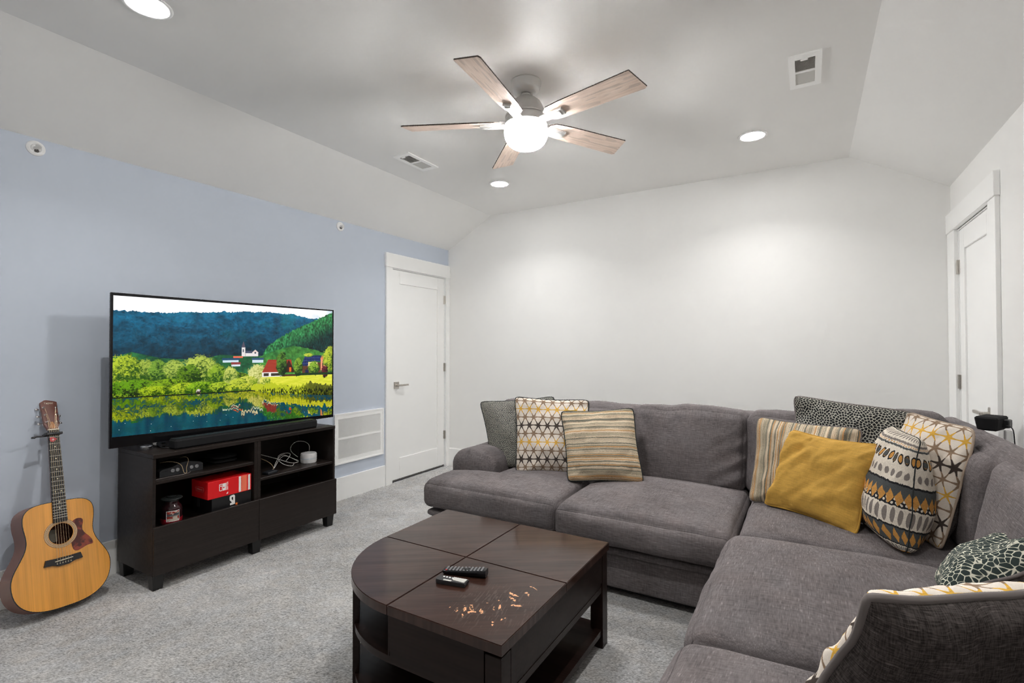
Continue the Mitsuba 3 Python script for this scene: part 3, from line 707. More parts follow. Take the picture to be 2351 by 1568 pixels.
        grid = dr.select((dr.abs(dr.sin(u*330)) < .12) | (dr.abs(dr.sin(v*120)) < .14), 1.0, 0.0)
        col = dr.select((v > .475) & (v < .572) & (u > ql) & (u < .928) & ((v > .515) | (u < .848)), mix(L(26, 44, 92), L(80, 105, 170), grid), col)
        rect(.925, .960, .43, .535, L(235, 158, 120)); tri(.922, .950, .535, .575, L(230, 140, 100)); rect(.940, .968, .50, .54, L(35, 50, 110)); rect(.936, .942, .46, .50, L(80, 50, 50))
        blob(.789, .47, .026, .080, (30, 70, 14), (140, 178, 56)); blob(.697, .495, .029, .110, (16, 46, 14), (98, 144, 52), .35); blob(.883, .45, .033, .065, (36, 80, 16), (150, 186, 60)); blob(.99, .53, .050, .125, (56, 98, 12), (196, 210, 64)); blob(.952, .418, .022, .058, (34, 10, 18), (112, 40, 48)); blob(.85, .575, .03, .018, (110, 150, 30), (200, 210, 80))
        rect(.775, 1.0, .388, .410, L(28, 62, 22)*(.6+.8*n2))
        # reeds on the bank
        rt = curve([(.52, .30), (.58, .335), (.66, .325), (.74, .300), (.80, .29), (.855, .325), (.90, .305), (1, .285)], u)+.03*(noise(u*150, 2.0, 2.0)-.5)
        rc = mix(L(24, 44, 8), L(190, 200, 44), smoothstep(.36, .66, .5*noise(u*330, v*70, 4.0)+.5*fbm(u*60, v*40, 1.0, 3)+.25*smoothstep(.24, .31, v)))
        rc = mix(rc, L(16, 26, 8), smoothstep(.80, .86, u)*smoothstep(.95, .72, n1)*.75)
        col = dr.select((v < rt) & (u > .54), rc, col)
        return col
    def fn(p, n, uv):
        u, v = uv.x, uv.y; sh = curve(shore, u)
        rip = .012*(noise(u*30, v*260, 3.0)-.5)+.006*(noise(u*120, v*520, 4.0)-.5)
        rv = sh+(sh-v)*1.70+.006+(noise(u*190, v*9, 7.0)-.5)*.050
        w = land(u+rip*.12, rv+rip*1.3)
        lum = mi.luminance(w); deep = mix(L(6, 62, 84), L(20, 96, 106), noise(u*60, v*8, 2.0))
        k = smoothstep(.03, .16, lum)*dr.select(rv < .72, 1.0, 0.0)
        streak = .62+.42*noise(u*340, v*14, 8.0)+.2*noise(u*40, v*420, 5.0)
        wc = mix(deep, w*mi.Color3f(.74, .70, .42)*streak, k)
        wc = dr.select((v > sh-.008) & (u < .56), L(18, 34, 16), wc)
        wc = wc+dr.select((v < .11) & (cell_rand(dr.floor(u*420), dr.floor(v*240), 5.0) > .9965), .6, 0.0)
        c = dr.select(v > sh, land(u, v), wc)
        return dr.power(dr.maximum(c, 0.0), 1.12)*(1.06*SCREEN_GAIN)
    return fn

def television():
    k = thing('television', 'large flat screen television showing a village by a lake', 'television')
    X = -3.155; ang = math.radians(0.4)
    y0, y1, z0, z1 = 1.186, 2.620, .755, 1.577
    part(k, 'housing', cat(bx(X-.012, X, y0, y1, z0, z1, .001), bx(X-.045, X-.012, y0+.12, y1-.12, z0+.02, z0+.42, .012)), 'black_gloss')
    bz = .011
    fr = sbox(y0, z0, y1, z1).difference(Polygon([(y0+bz, .814), (y1-bz, .775), (y1-bz, z1-.009), (y0+bz, z1-.015)]))
    part(k, 'bezel', frame_map(extrude(fr, .0025), (X, 0, 0), (0, 1, 0), (0, 0, 1), (1, 0, 0)), 'black_gloss')
    uu, vv = np.meshgrid(np.linspace(0, 1, 13), np.linspace(0, 1, 9), indexing='ij')
    zb, zt = .814+(.775-.814)*uu, z1-.015+.006*uu
    v = np.stack([0*uu+X+.0008, y0+bz+(y1-y0-2*bz)*uu, zb+(zt-zb)*vv], -1).reshape(-1, 3); idx = np.arange(117).reshape(13, 9)
    q = np.stack([idx[:-1, :-1], idx[1:, :-1], idx[1:, 1:], idx[:-1, 1:]], -1).reshape(-1, 4); f = np.vstack([q[:, [0, 1, 2]], q[:, [0, 2, 3]]])
    key = part(k, 'screen', tm(v, f), 'black_gloss', uv=np.stack([uu, vv], -1).reshape(-1, 2), label='lit screen with wooded hills, houses and their reflection in a lake')
    scene[key]['emitter'] = {'type': 'area', 'radiance': proc(tv_picture())}
    ym = (y0+y1)/2
    part(k, 'stand', cat(bx(X-.035, X-.010, ym-.20, ym+.20, CZ1+.004, z0+.10, .004), bx(X-.11, X+.045, ym-.33, ym+.33, CZ1, CZ1+.010, .003)), 'black_satin')
television()

def console_items():
    k = thing('soundbar', 'long black fabric soundbar on the console under the television', 'soundbar')
    part(k, 'grille_body', bx(-3.105, -3.022, 1.442, 2.378, CZ1, CZ1+.056, .010), 'black_matte'); part(k, 'top_plate', bx(-3.098, -3.030, 1.452, 2.368, CZ1+.056, CZ1+.0575), 'black_satin')
    single('metal_disc', 'small shiny metal disc on the near end of the console', 'coaster', mv(lathe([(.001, .010), (.026, .010), (.030, .006), (.030, 0), (.001, 0)], 32), -3.255, 1.40, CZ1), 'chrome', smooth=35)
    k = thing('power_cable', 'black cable with a white plug on top of the console under the television', 'cable')
    part(k, 'cord', tube(spline([(-3.235, 1.452, CZ1+.012), (-3.16, 1.435, CZ1+.004), (-3.115, 1.445, CZ1+.003), (-3.112, 1.485, CZ1+.003), (-3.115, 1.53, CZ1+.003), (-3.13, 1.62, CZ1+.003)], 40), .003, 8), 'black_satin', smooth=True)
    part(k, 'plug', bx(-3.275, -3.235, 1.44, 1.462, CZ1+.003, CZ1+.022, .004), 'cord_white'); part(k, 'plug_body', bx(-3.235, -3.175, 1.44, 1.468, CZ1, CZ1+.026, .006), 'black_satin')
    # charcoal game console
    k = thing('game_console', 'charcoal game console with four round ports on the upper left shelf', 'game console')
    z = .573; S = [(1.384, .030), (1.40, .040), (1.44, .044), (1.475, .056), (1.50, .062), (1.535, .062), (1.56, .056), (1.595, .048), (1.612, .036)]
    prof = spline(S, 40); pl = Polygon([(1.384, 0)]+[tuple(q) for q in prof]+[(1.612, 0)])
    part(k, 'body', frame_map(extrude(pl, .15), (-3.215, 0, z), (0, 1, 0), (0, 0, 1), (1, 0, 0)), 'charcoal' if 'charcoal' in scene else mat('charcoal', (0.022, 0.023, 0.027), 0.45), smooth=30)
    part(k, 'cartridge_slot', bx(-3.14, -3.10, 1.47, 1.545, z+.059, z+.064, .001), 'black_matte')
    for a, b in ((1.386, 1.43), (1.58, 1.612)): part(k, 'seam', bx(-3.0652, -3.0643, a, b, z+.027, z+.029), 'black_matte')
    for y in (1.449, 1.474, 1.548, 1.577):
        def pp(m): return mv(rot(m, math.pi/2, (0, 1, 0)), -3.065, y, z+.026)
        q = part(k, 'port', pp(lathe([(.0075, 0), (.0075, .003), (.0098, .003), (.0098, 0)], 28)), 'port_grey' if 'port_grey' in scene else mat('port_grey', (0.33, 0.33, 0.34), 0.45), smooth=35)
        part(q, 'socket', pp(lathe([(.001, .0012), (.0045, .0012), (.0072, .0002), (.001, .0002)], 20)), 'port_grey')
    single('controller_cord', 'thin tan cord looped over the charcoal game console', 'cable', tube(spline([(-3.13, 1.415, .640), (-3.085, 1.45, .646), (-3.058, 1.487, .625), (-3.050, 1.496, .595), (-3.040, 1.50, .577), (-3.042, 1.51, .577), (-3.052, 1.515, .60), (-3.062, 1.530, .640), (-3.10, 1.535, .655), (-3.15, 1.53, .645)], 60), .0018, 6), 'cord_tan', smooth=True)
    single('shelf_cord', 'dark cord lying along the front of the upper left shelf', 'cable', tube(spline([(-3.02, 1.340, .576), (-3.025, 1.42, .576), (-3.020, 1.47, .576), (-3.035, 1.52, .576), (-3.06, 1.54, .576)], 30), .0022, 6), 'welt_grey', smooth=True)
    k = thing('storage_case', 'low black rounded case beside the game console on the shelf', 'case')
    for nm, a, b in (('base', 0, .022), ('lid', .0235, .050)):
        m, _ = cushion((-3.26, 1.700, .573+a), (-3.10, 1.858, .573+b), (.05, .05, .010), n=14, amp=0); part(k, nm, m, 'black_matte', smooth=True)
    # boxes
    k = thing('black_box', 'black cardboard box with a white sign and orange star, under the red box', 'box')
    X = -3.004
    part(k, 'carton', bx(-3.20, X, 1.632, 1.872, .300, .4015, .001), 'box_black'); part(k, 'lid_line', bx(X-.001, X+.0004, 1.633, 1.871, .345, .3462), 'black_matte')
    part(k, 'end_patch', bx(-3.165, -3.135, 1.6312, 1.632, .335, .385), mat('patch_grey', (.03, .03, .032), .6))
    gl = Polygon([(0, .050), (.006, .056), (.024, .058), (.030, .052), (.030, .002), (.002, 0), (.002, .010), (.014, .012), (0, .032)], [[(.009, .046), (.021, .047), (.021, .020), (.0095, .034)]]).buffer(.001)
    part(k, 'sign', frame_map(extrude(gl, .0006), (X, 1.737, .338), (0, 1, 0), (0, 0, 1), (1, 0, 0)), 'print_white')
    st = Polygon([((.011 if i % 2 == 0 else .0045)*math.sin(i*math.pi/5), (.011 if i % 2 == 0 else .0045)*math.cos(i*math.pi/5)) for i in range(10)])
    part(k, 'star', frame_map(extrude(st, .0006), (X, 1.778, .338), (0, 1, 0), (0, 0, 1), (1, 0, 0)), 'print_orange')
    k = thing('red_box', 'bright red game console box with white print lying on a black box', 'box')
    X = -3.000; Y0, Y1, Z0, Z1 = 1.606, 1.868, .4015, .502
    part(k, 'carton', bx(-3.175, X, Y0, Y1, Z0, Z1, .001), 'box_red')
    for a, b, mtl, nm in ((1.789, 1.803, 'print_white', 'white_band'), (1.806, 1.838, 'print_salmon', 'orange_band'), (1.848, 1.861, 'print_white', 'white_band')): part(k, nm, bx(X, X+.0005, a, b, Z0+.004, Z1-.003), mtl)
    part(k, 'band_line', bx(X, X+.0008, 1.8395, 1.841, Z0+.004, Z1-.003), 'print_salmon')
    ho = sbox(-.014, -.016, .014, .016).buffer(.006); lg = cat(extrude(sbox(-.014, -.016, -.0015, .016).buffer(.005).intersection(sbox(-1, -1, -.0012, 1)).difference(sbox(-.014, -.016, -.0045, .016).buffer(.001)), .0006), extrude(sbox(0, -.016, .014, .016).buffer(.005).intersection(sbox(.0012, -1, 1, 1)).difference(Point(.008, -.003).buffer(.0042)), .0006), extrude(Point(-.009, .008).buffer(.0036), .0006))
    part(k, 'logo', frame_map(lg, (X, 1.690, .458), (0, 1, 0), (0, 0, 1), (1, 0, 0)), 'print_white')
    part(k, 'lettering', text('SWITCH', .0085, (X, 1.724, .435), (0, 0, 1), (0, -1, 0), bold=True), 'print_white'); part(k, 'lettering', text('NINTENDO', .0058, (X, 1.714, .437), (0, 0, 1), (0, -1, 0), bold=True), 'print_white')
    part(k, 'mark', frame_map(extrude(Polygon([(0, 0), (.012, .001), (.011, .014)]), .0005), (X, 1.712, .412), (0, 1, 0), (0, 0, 1), (1, 0, 0)), 'print_white')
    pill = sbox(-.034, -.004, .034, .004).buffer(.010); ring = pill.difference(pill.buffer(-.0022))
    part(k, 'logo_outline', frame_map(extrude(ring, .0006), (-3.088, Y0, .454), (1, 0, 0), (0, 0, 1), (0, -1, 0)), 'print_pink')
    part(k, 'lettering', text('Nintendo', .0105, (-3.088, Y0, .4488), (1, 0, 0), (0, 0, 1), bold=True, center=True), 'print_pink')
    # jar candle
    k = thing('jar_candle', 'dark red jar candle with a paper label and glass lid', 'candle')
    x, y, z = -3.085, 1.455, .300
    part(k, 'jar', mv(lathe([(.001, .003), (.040, .003), (.049, .010), (.051, .025), (.051, .085), (.046, .100), (.036, .110), (.034, .118), (.034, .134), (.001, .134)], 48), x, y, z), 'jar_dark', smooth=40)
    part(k, 'wax', mv(lathe([(.001, 0), (.041, 0), (.0505, .009), (.0525, .024), (.0525, .036), (.0515, .038), (.001, .038)], 48), x, y, z), 'wax_red', smooth=40)
    part(k, 'lid', mv(lathe([(.001, .150), (.030, .149), (.050, .146), (.053, .142), (.050, .138), (.036, .137), (.034, .128), (.001, .128)], 48), x, y, z), mat('smoky_glass', (.03, .035, .035), .08), smooth=40)
    part(k, 'lid_knob', mv(lathe([(.001, .155), (.020, .154), (.026, .151), (.001, .149)], 32), x, y, z), 'smoky_glass', smooth=True)
    def wrap(x0, x1, z0, z1, rad):
        a0 = -.35; n = 14; V, F = [], []
        for i in range(n+1):
            s = x0+(x1-x0)*i/n; a = a0+s/.0512
            for zz in (z0, z1): V.append((x+rad*math.cos(a), y+rad*math.sin(a), z+zz))
        for i in range(n): F += [[2*i, 2*i+2, 2*i+3], [2*i, 2*i+3, 2*i+1]]
        return tm(V, F)
    lb = part(k, 'label', wrap(-.030, .034, .024, .082, .0526), 'print_white', smooth=True)
    part(lb, 'label_picture', wrap(-.027, .032, .027, .079, .0529), mat('label_art', proc(lambda p, n, uv: mix(mix((.30, .03, .02), (.55, .48, .40), smoothstep(.42, .55, fbm(p.y*60, p.z*90, 2.0, 3))), (.05, .06, .07), smoothstep(.30, .34, fbm(p.y*40, p.z*70, 7.0, 3))*smoothstep(.345, .36, p.z)*(1-smoothstep(.365, .372, p.z)))), .6), smooth=True)
    part(k, 'neck_print', wrap(-.024, .012, .0945, .101, .0468), 'patch_grey')
    # router
    k = thing('wifi_router', 'small round white wireless router on the upper right shelf', 'router')
    x, y, z = -3.115, 2.372, .460
    part(k, 'base', mv(lathe([(.001, 0), (.050, 0), (.0545, .005), (.0555, .031), (.001, .031)], 48), x, y, z), 'white_plastic', smooth=40)
    part(k, 'light_band', mv(lathe([(.001, .031), (.054, .031), (.054, .0345), (.001, .0345)], 48), x, y, z), mat('band_blue', (.55, .68, .80), .4), smooth=40)
    part(k, 'top_shell', mv(lathe([(.001, .0345), (.0555, .0345), (.0552, .062), (.052, .068), (.045, .070), (.001, .071)], 48), x, y, z), 'white_plastic', smooth=40)
    zc = .463
    paths = [[(-3.15, 2.315, .478), (-3.17, 2.27, .505), (-3.18, 2.22, .525), (-3.16, 2.16, .50), (-3.12, 2.10, .468), (-3.10, 2.05, zc)],
             [(-3.16, 2.318, .472), (-3.19, 2.25, .520), (-3.17, 2.19, .535), (-3.14, 2.13, .500), (-3.10, 2.08, .466), (-3.085, 2.055, zc)],
             [(-3.15, 2.316, .470), (-3.12, 2.24, .480), (-3.13, 2.16, .515), (-3.20, 2.10, .545), (-3.26, 2.03, .575), (-3.30, 1.98, .590)],
             [(-3.17, 2.325, .500), (-3.22, 2.30, .555), (-3.23, 2.36, .600), (-3.18, 2.42, .575), (-3.165, 2.405, .50)],
             [(-3.14, 2.27, .468), (-3.10, 2.22, .466), (-3.13, 2.17, .490), (-3.19, 2.19, .535), (-3.16, 2.25, .540), (-3.13, 2.20, .500)]]
    k = thing('white_cables', 'tangle of thin white cables beside the round white router', 'cable')
    for pth in paths: part(k, 'cord', tube(spline(pth, 50), .0021, 6), 'cord_white', smooth=True)
    single('tan_cable', 'thin tan cable behind the white cables on the upper right shelf', 'cable', tube(spline([(-3.31, 1.975, .600), (-3.26, 2.02, .560), (-3.16, 2.09, .510), (-3.09, 2.08, .475), (-3.06, 2.05, .464)], 50), .0022, 6), 'cord_tan', smooth=True)
    k = thing('power_adapter', 'small flat black adapter lying left of the white cables', 'adapter')
    part(k, 'body', rot(bx(-3.075, -3.02, 1.985, 2.065, .460, .478, .004), .25, (0, 0, 1), (-3.05, 2.02, 0)), mat('adapter_black', (.012, .014, .018), .4)); part(k, 'strain_relief', tube([(-3.047, 2.058, .469), (-3.049, 2.085, .466)], .004, 8), 'black_matte', smooth=30)
console_items()

# ------------------------------------------------------------------ guitar
def guitar():
    k = thing('acoustic_guitar', 'acoustic guitar with honey spruce top leaning on the blue wall', 'guitar')
    R = np.array([[0.952, -0.106, -0.287], [0.117, 0.993, 0.019], [0.283, -0.051, 0.958]]); U_, _, Vt = np.linalg.svd(R); R = U_@Vt
    O = np.array([-3.119, 1.007, 0.0225])
    prof = [(0, 0), (.001, .045), (.010, .098), (.035, .148), (.080, .184), (.135, .1985), (.185, .196), (.240, .172), (.290, .146), (.325, .1365), (.360, .1370), (.400, .1435), (.435, .1455), (.465, .140), (.488, .122), (.501, .092), (.5055, .05), (.506, 0)]
    pu = spline(prof, 70); ol = [(-b, a) for a, b in pu]+[(b, a) for a, b in pu[::-1][1:-1]]
    body = Polygon([(x, y) for x, y in ol]).buffer(0)
    hole = Point(0, .345).buffer(.050, 32)
    def W(m): return frame_map(m, O, R[:, 1], R[:, 2], R[:, 0])     # (across, up, out of the face)
    def ex(p, h, z0): return W(extrude(p, h, z0))
    D = .108
    low = W(extrude(body, D, -D)); dz = -float(low.vertices[:, 2].min())-.004; O[2] += dz
    top = extrude(body.buffer(-.0015).difference(hole), .003, -.003); uv = np.array(top.vertices)[:, :2]
    part(k, 'soundboard', W(top), 'spruce_top', uv=uv)
    part(k, 'binding', ex(body.difference(body.buffer(-.0025)), .004, -.0038), 'ebony')
    part(k, 'sides', ex(body.difference(body.buffer(-.004)), D-.004, -D), 'mahogany')
    part(k, 'back', ex(body.buffer(-.001), .003, -D-.003), 'mahogany')
    part(k, 'sound_label', ex(sbox(-.050, .312, .030, .374), .0008, -D+.001), 'paper_label')
    part(k, 'rosette', ex(Point(0, .345).buffer(.068, 40).difference(hole.buffer(.002)), .0008, 0), 'rosette_wood')
    part(k, 'rosette_ring', ex(cat_poly([Point(0, .345).buffer(r+.001, 40).difference(Point(0, .345).buffer(r, 40)) for r in (.0535, .0600, .0670)]), .0004, .0008), 'mahogany')
    pg = Polygon(spline([(.052, .395), (.085, .400), (.094, .388), (.088, .350), (.100, .320), (.122, .290), (.128, .262), (.110, .260), (.075, .248), (.052, .247), (.043, .262), (.038, .296)], 80, True)).difference(Point(0, .345).buffer(.0685, 40))
    part(k, 'pickguard', ex(pg, .0012, 0), 'tortoiseshell')
    br = Polygon([(-.078, .205), (-.070, .234), (-.03, .232), (.03, .232), (.070, .234), (.078, .205), (.045, .203), (.02, .193), (-.02, .193), (-.045, .203)])
    b = part(k, 'bridge', ex(br, .009, 0), 'ebony')
    part(b, 'saddle', ex(Polygon([(-.036, .216), (.036, .219), (.036, .222), (-.036, .219)]), .004, .009), 'bone')
    nut = .8675; fb0 = .402
    def wid(u): return .0222+(nut-u)/(nut-.508)*.0058
    part(k, 'fretboard', ex(Polygon([(-wid(fb0), fb0), (wid(fb0), fb0), (wid(nut), nut), (-wid(nut), nut)]), .0065, 0), 'ebony')
    sc = .648
    for i in range(1, 21):
        u = nut-sc*(1-2**(-i/12)); 
        if u > fb0: part(k, 'fret', ex(sbox(-wid(u), u-.0010, wid(u), u+.0010), .0012, .0065), 'chrome')
    for i in (3, 5, 7, 9, 12, 15, 17):
        u = nut-sc*(1-(2**(-i/12)+2**(-(i-1)/12))/2); xs = (0,) if i != 12 else (-.012, .012)
        for x in xs: part(k, 'fret_marker', ex(Point(x, u).buffer(.0032, 12), .0004, .0065), 'bone')
    a = np.linspace(0, math.pi, 13)
    nk = []
    for u, w, h in ((.495, .0275, .034), (.52, .0272, .026), (.60, .0262, .021), (nut, .0222, .019)): nk.append(np.stack([w*np.cos(a), np.full(13, u), -h*np.sin(a)+.0005], -1))
    part(k, 'neck', W(trimesh.convex.convex_hull(np.vstack(nk))), 'mahogany', smooth=30)
    part(k, 'nut', ex(sbox(-.0222, nut, .0222, nut+.005), .0095, 0), 'bone')
    th = math.radians(9)
    hs = Polygon([(-.0222, 0), (-.0222, .006), (-.031, .026), (-.0345, .150), (-.020, .160), (0, .165), (.020, .160), (.0345, .150), (.031, .026), (.0222, .006), (.0222, 0)])
    def Hd(m):
        m = m.copy(); v = np.array(m.vertices); y, z = v[:, 1].copy(), v[:, 2].copy()
        v[:, 1] = nut+.005+y*math.cos(th)+z*math.sin(th); v[:, 2] = -y*math.sin(th)+z*math.cos(th); m.vertices = v; return W(m)
    part(k, 'headstock', Hd(extrude(hs, .014, -.013)), 'rosewood_head')
    part(k, 'truss_cover', Hd(extrude(Polygon(spline([(-.011, .008), (.011, .008), (.008, .030), (.004, .040), (-.004, .040), (-.008, .030)], 30, True)), .0015, .001)), mat('cover_wood', (.42, .19, .07), .4))
    part(k, 'headstock_script', Hd(frame_map(meshkit.text_mesh('Taylor', .0095, depth=.0005), (-.021, .1405, .001), (1, 0, 0), (0, 1, 0), (0, 0, 1))), 'bone')
    posts = []
    for s in (-1, 1):
        for i, y in enumerate((.040, .080, .120)):
            px = s*(.0225+.0018*i/1.0*1.0); posts.append((px, y, s))
            t = part(k, 'tuner', Hd(cat(mv(trimesh.creation.cylinder(.0048, .003, sections=18), px, y, .002), mv(trimesh.creation.cylinder(.0030, .014, sections=14), px, y, .008), tube([(px, y, -.019), (s*.0405, y, -.019)], .0026, 10), bx(px-.007, px+.007, y-.009, y+.009, -.024, -.013, .002))), 'chrome', smooth=35)
            part(t, 'tuner_button', Hd(frame_map(lathe([(.001, .012), (.0045, .0115), (.0068, .007), (.0068, .003), (.004, 0), (.001, 0)], 18), (s*.040, y, -.019), (0, 1, 0), (0, 0, .62*1.0), (s, 0, 0))), 'chrome', smooth=True)
    order = [(-1, 0), (-1, 1), (-1, 2), (1, 2), (1, 1), (1, 0)]
    for i in range(6):
        x0 = -.0275+.011*i; x1 = -.018+.0072*i; s, j = order[i]; px = s*(.0225+.0018*j); y = (.040, .080, .120)[j]
        hv = np.array([px-s*.003, y, .008]); hp = (hv[0], nut+.005+hv[1]*math.cos(th)+hv[2]*math.sin(th), -hv[1]*math.sin(th)+hv[2]*math.cos(th))
        part(k, 'string', W(tube([(x0, .205, .008), (x0, .219, .0135), (x1, nut+.002, .0096), hp], .00055+.00007*(5-i), 5)), 'bronze_string')
    for i in range(6): part(b, 'bridge_pin', W(mv(trimesh.creation.icosphere(1, .0022), -.0275+.011*i, .205, .0095)), 'bone', smooth=True)
    # capo on the first fret and a red pick tucked under the strings
    c = thing('guitar_capo', 'black clamp capo on the guitar neck just below the headstock', 'capo')
    yc = nut-.020
    part(c, 'bar', W(bx(-.034, .032, yc-.006, yc+.006, .010, .020, .002)), 'black_satin'); part(c, 'handle', W(cat(bx(-.075, -.030, yc-.011, yc-.004, -.006, .004, .002), bx(-.088, -.072, yc-.015, yc-.006, -.008, .004, .002), bx(-.036, -.028, yc-.007, yc+.007, -.012, .018, .002))), 'black_satin'); part(c, 'lower_arm', W(cat(bx(-.034, .026, yc-.006, yc+.006, -.032, -.0245, .002), bx(.024, .033, yc-.005, yc+.005, -.030, .016, .002))), 'black_satin')
    pk = Polygon(spline([(-.013, .010), (-.014, -.006), (-.004, -.012), (.010, -.003), (.016, .001), (.010, .006), (-.002, .012)], 30, True))
    p = thing('guitar_pick', 'red guitar pick tucked under the strings below the capo', 'guitar pick')
    part(p, 'body', W(mv(extrude(pk, .0008, .0108), -.006, nut-.050, 0)), 'pick_red'); part(p, 'print', W(mv(extrude(Point(0, 0).buffer(.004).difference(Point(0, 0).buffer(.002)), .0003, .0116), -.008, nut-.050, 0)), 'print_white')

def cat_poly(ps): return shapely.unary_union(ps)
guitar()

# ------------------------------------------------------------------ coffee table and remotes
def coffee_table():
    k = thing('coffee_table', 'dark brown square coffee table with one rounded corner and worn top', 'coffee table')
    x0, x1, y0, y1, zt = -1.650, -.760, 1.222, 2.110, .430; xm, ym = -1.2065, 1.6665; g = .0016
    R = .4445
    arc = Point(xm, ym).buffer(R, 64)
    quad = lambda inset=0.0: arc.buffer(-inset).intersection(sbox(x0-1, y0-1, xm, ym))
    tp = [('top_panel', sbox(x0, ym+g, xm-g, y1), 'table_top'), ('top_panel', sbox(xm+g, ym+g, x1, y1), 'table_top'), ('top_panel', sbox(xm+g, y0, x1, ym-g), 'table_top_worn'), ('top_panel', quad().intersection(sbox(-9, -9, xm-g, ym-g)), 'table_top')]
    for nm, q, m in tp:
        t = part(k, nm, cat(extrude(q, .030, zt-.032), extrude(q.buffer(-.002), .002, zt-.002)), m)
    full = cat_poly([sbox(x0, ym, x1, y1), sbox(xm, y0, x1, ym), quad()])
    part(k, 'mid_shelf', extrude(full.buffer(-.010, join_style=2), .024, .236), 'table_wood'); part(k, 'bottom_shelf', extrude(full.buffer(-.012, join_style=2), .024, .052), 'table_wood')
    A = 'table_wood'
    part(k, 'apron', bx(xm+.004, x1-.066, y0+.007, y0+.024, .276, .3975, .001), A); part(k, 'apron', bx(x1-.026, x1-.008, y0+.066, y1-.008, .276, .3975, .001), A)
    part(k, 'apron', bx(x0+.008, x1-.026, y1-.026, y1-.008, .276, .3975, .001), A); part(k, 'apron', bx(x0+.008, x0+.026, ym, y1-.026, .276, .3975, .001), A); part(k, 'apron', bx(xm-.003, xm+.004, y0+.008, ym, .26, .3975, .001), A)
    part(k, 'inner_panel', bx(x0+.012, xm, ym, ym+.016, .26, .3975), A); part(k, 'inner_panel', bx(x0+.03, xm-.10, ym, ym+.016, .076, .236), A)
    part(k, 'rail', bx(xm, x1-.012, y0+.010, y0+.028, .26, .276), A); part(k, 'rail', bx(x1-.030, x1-.012, y0+.03, y1-.03, .26, .276), A)
    for a, b in ((x1-.062, y1-.062), (x1-.062, y0+.006), (x0+.004, y1-.062)):
        dx = .056
        part(k, 'leg', bx(a, a+dx, b, b+dx, -.004, .386 if b < ym else .3975, .0015), A)
    an = math.radians(226); c = np.array([xm+math.cos(an)*(R-.020), ym+math.sin(an)*(R-.020)])
    part(k, 'leg', mv(rot(bx(-.012, .012, -.062, .062, -.004, .398, .0015), an, (0, 0, 1)), c[0], c[1], 0), A)
coffee_table()

def remotes():
    k = thing('tv_remote', 'long black curved remote control full of buttons on the coffee table', 'remote control')
    z = .430; A, B = np.array([-1.196, 1.512]), np.array([-1.036, 1.562]); L = np.linalg.norm(B-A); e = (B-A)/L; n = np.array([-e[1], e[0]])
    def M(m): return frame_map(m, (A[0], A[1], z), (e[0], e[1], 0), (n[0], n[1], 0), (0, 0, 1))
    rows = []
    for s in np.linspace(0, 1, 13):
        hw = .0185+.004*s; top = .016+.012*s**1.5; a = np.linspace(0, 2*math.pi, 20, endpoint=False)
        sec = np.stack([np.full(20, s*L), hw*np.sign(np.cos(a))*np.abs(np.cos(a))**.45, .002+(top-.002)*(.5+.5*np.sign(np.sin(a))*np.abs(np.sin(a))**.5)], -1)
        if s in (0, 1): sec[:, 1] *= .86
        rows.append(sec)
    V = np.vstack(rows); F = []
    for i in range(12):
        for j in range(20):
            a, b, c, d = i*20+j, i*20+(j+1) % 20, (i+1)*20+(j+1) % 20, (i+1)*20+j; F += [[a, c, b], [a, d, c]]
    for j in range(1, 19): F += [[0, j, j+1], [240, 240+j+1, 240+j]]
    m = tm(V, F); m.fix_normals(); part(k, 'body', M(m), 'black_gloss', smooth=40)
    BT = mat('button_grey', (.20, .20, .21), .3)
    for i in range(11):
        for j in range(4):
            s = .08+.082*i; 
            if i in (5, 6) and j in (1, 2): continue
            top = .016+.012*s**1.5
            part(k, 'button', M(mv(bx(-.0036, .0036, -.0030, .0030, 0, .0028, .0008), s*L, (-.0135+.009*j), top-.0007)), 'pick_red' if (i == 0 and j == 0) else BT)
    s = .53; part(k, 'navigation_wheel', M(mv(lathe([(.001, .003), (.006, .0035), (.008, .001), (.008, 0), (.001, 0)], 20), s*L, 0, .016+.012*s**1.5-.0005)), 'black_satin', smooth=35)
    k = thing('fan_remote', 'short black and grey ceiling fan remote with four white buttons', 'remote control')
    A, B = np.array([-1.172, 1.444]), np.array([-1.058, 1.466]); L = np.linalg.norm(B-A); e = (B-A)/L; n = np.array([-e[1], e[0]])
    out = Polygon([(.012, -.021), (L, -.019), (L, .019), (.012, .021)]).union(Point(.016, 0).buffer(.021))
    part(k, 'body', M2(e, n, A, z, cat(extrude(out.buffer(-.003), .004, 0), extrude(out, .010, .003), extrude(out.buffer(-.002), .002, .013))), 'black_satin')
    part(k, 'silver_plate', M2(e, n, A, z, extrude(Polygon([(.062, -.006), (L-.006, -.013), (L-.004, .015), (.058, .016)]), .0012, .015)), mat('plate_silver', (.48, .47, .44), .35))
    part(k, 'switch_plate', M2(e, n, A, z, extrude(sbox(.030, -.0185, .062, -.010), .0012, .015)), 'plate_silver')
    for i in range(4): part(k, 'button', M2(e, n, A, z, extrude(Point(.022+.012*i, .008-.001*i).buffer(.0036, 10), .002, .015)), 'print_white')

def M2(e, n, A, z, m): return frame_map(m, (A[0], A[1], z), (e[0], e[1], 0), (n[0], n[1], 0), (0, 0, 1))
remotes()

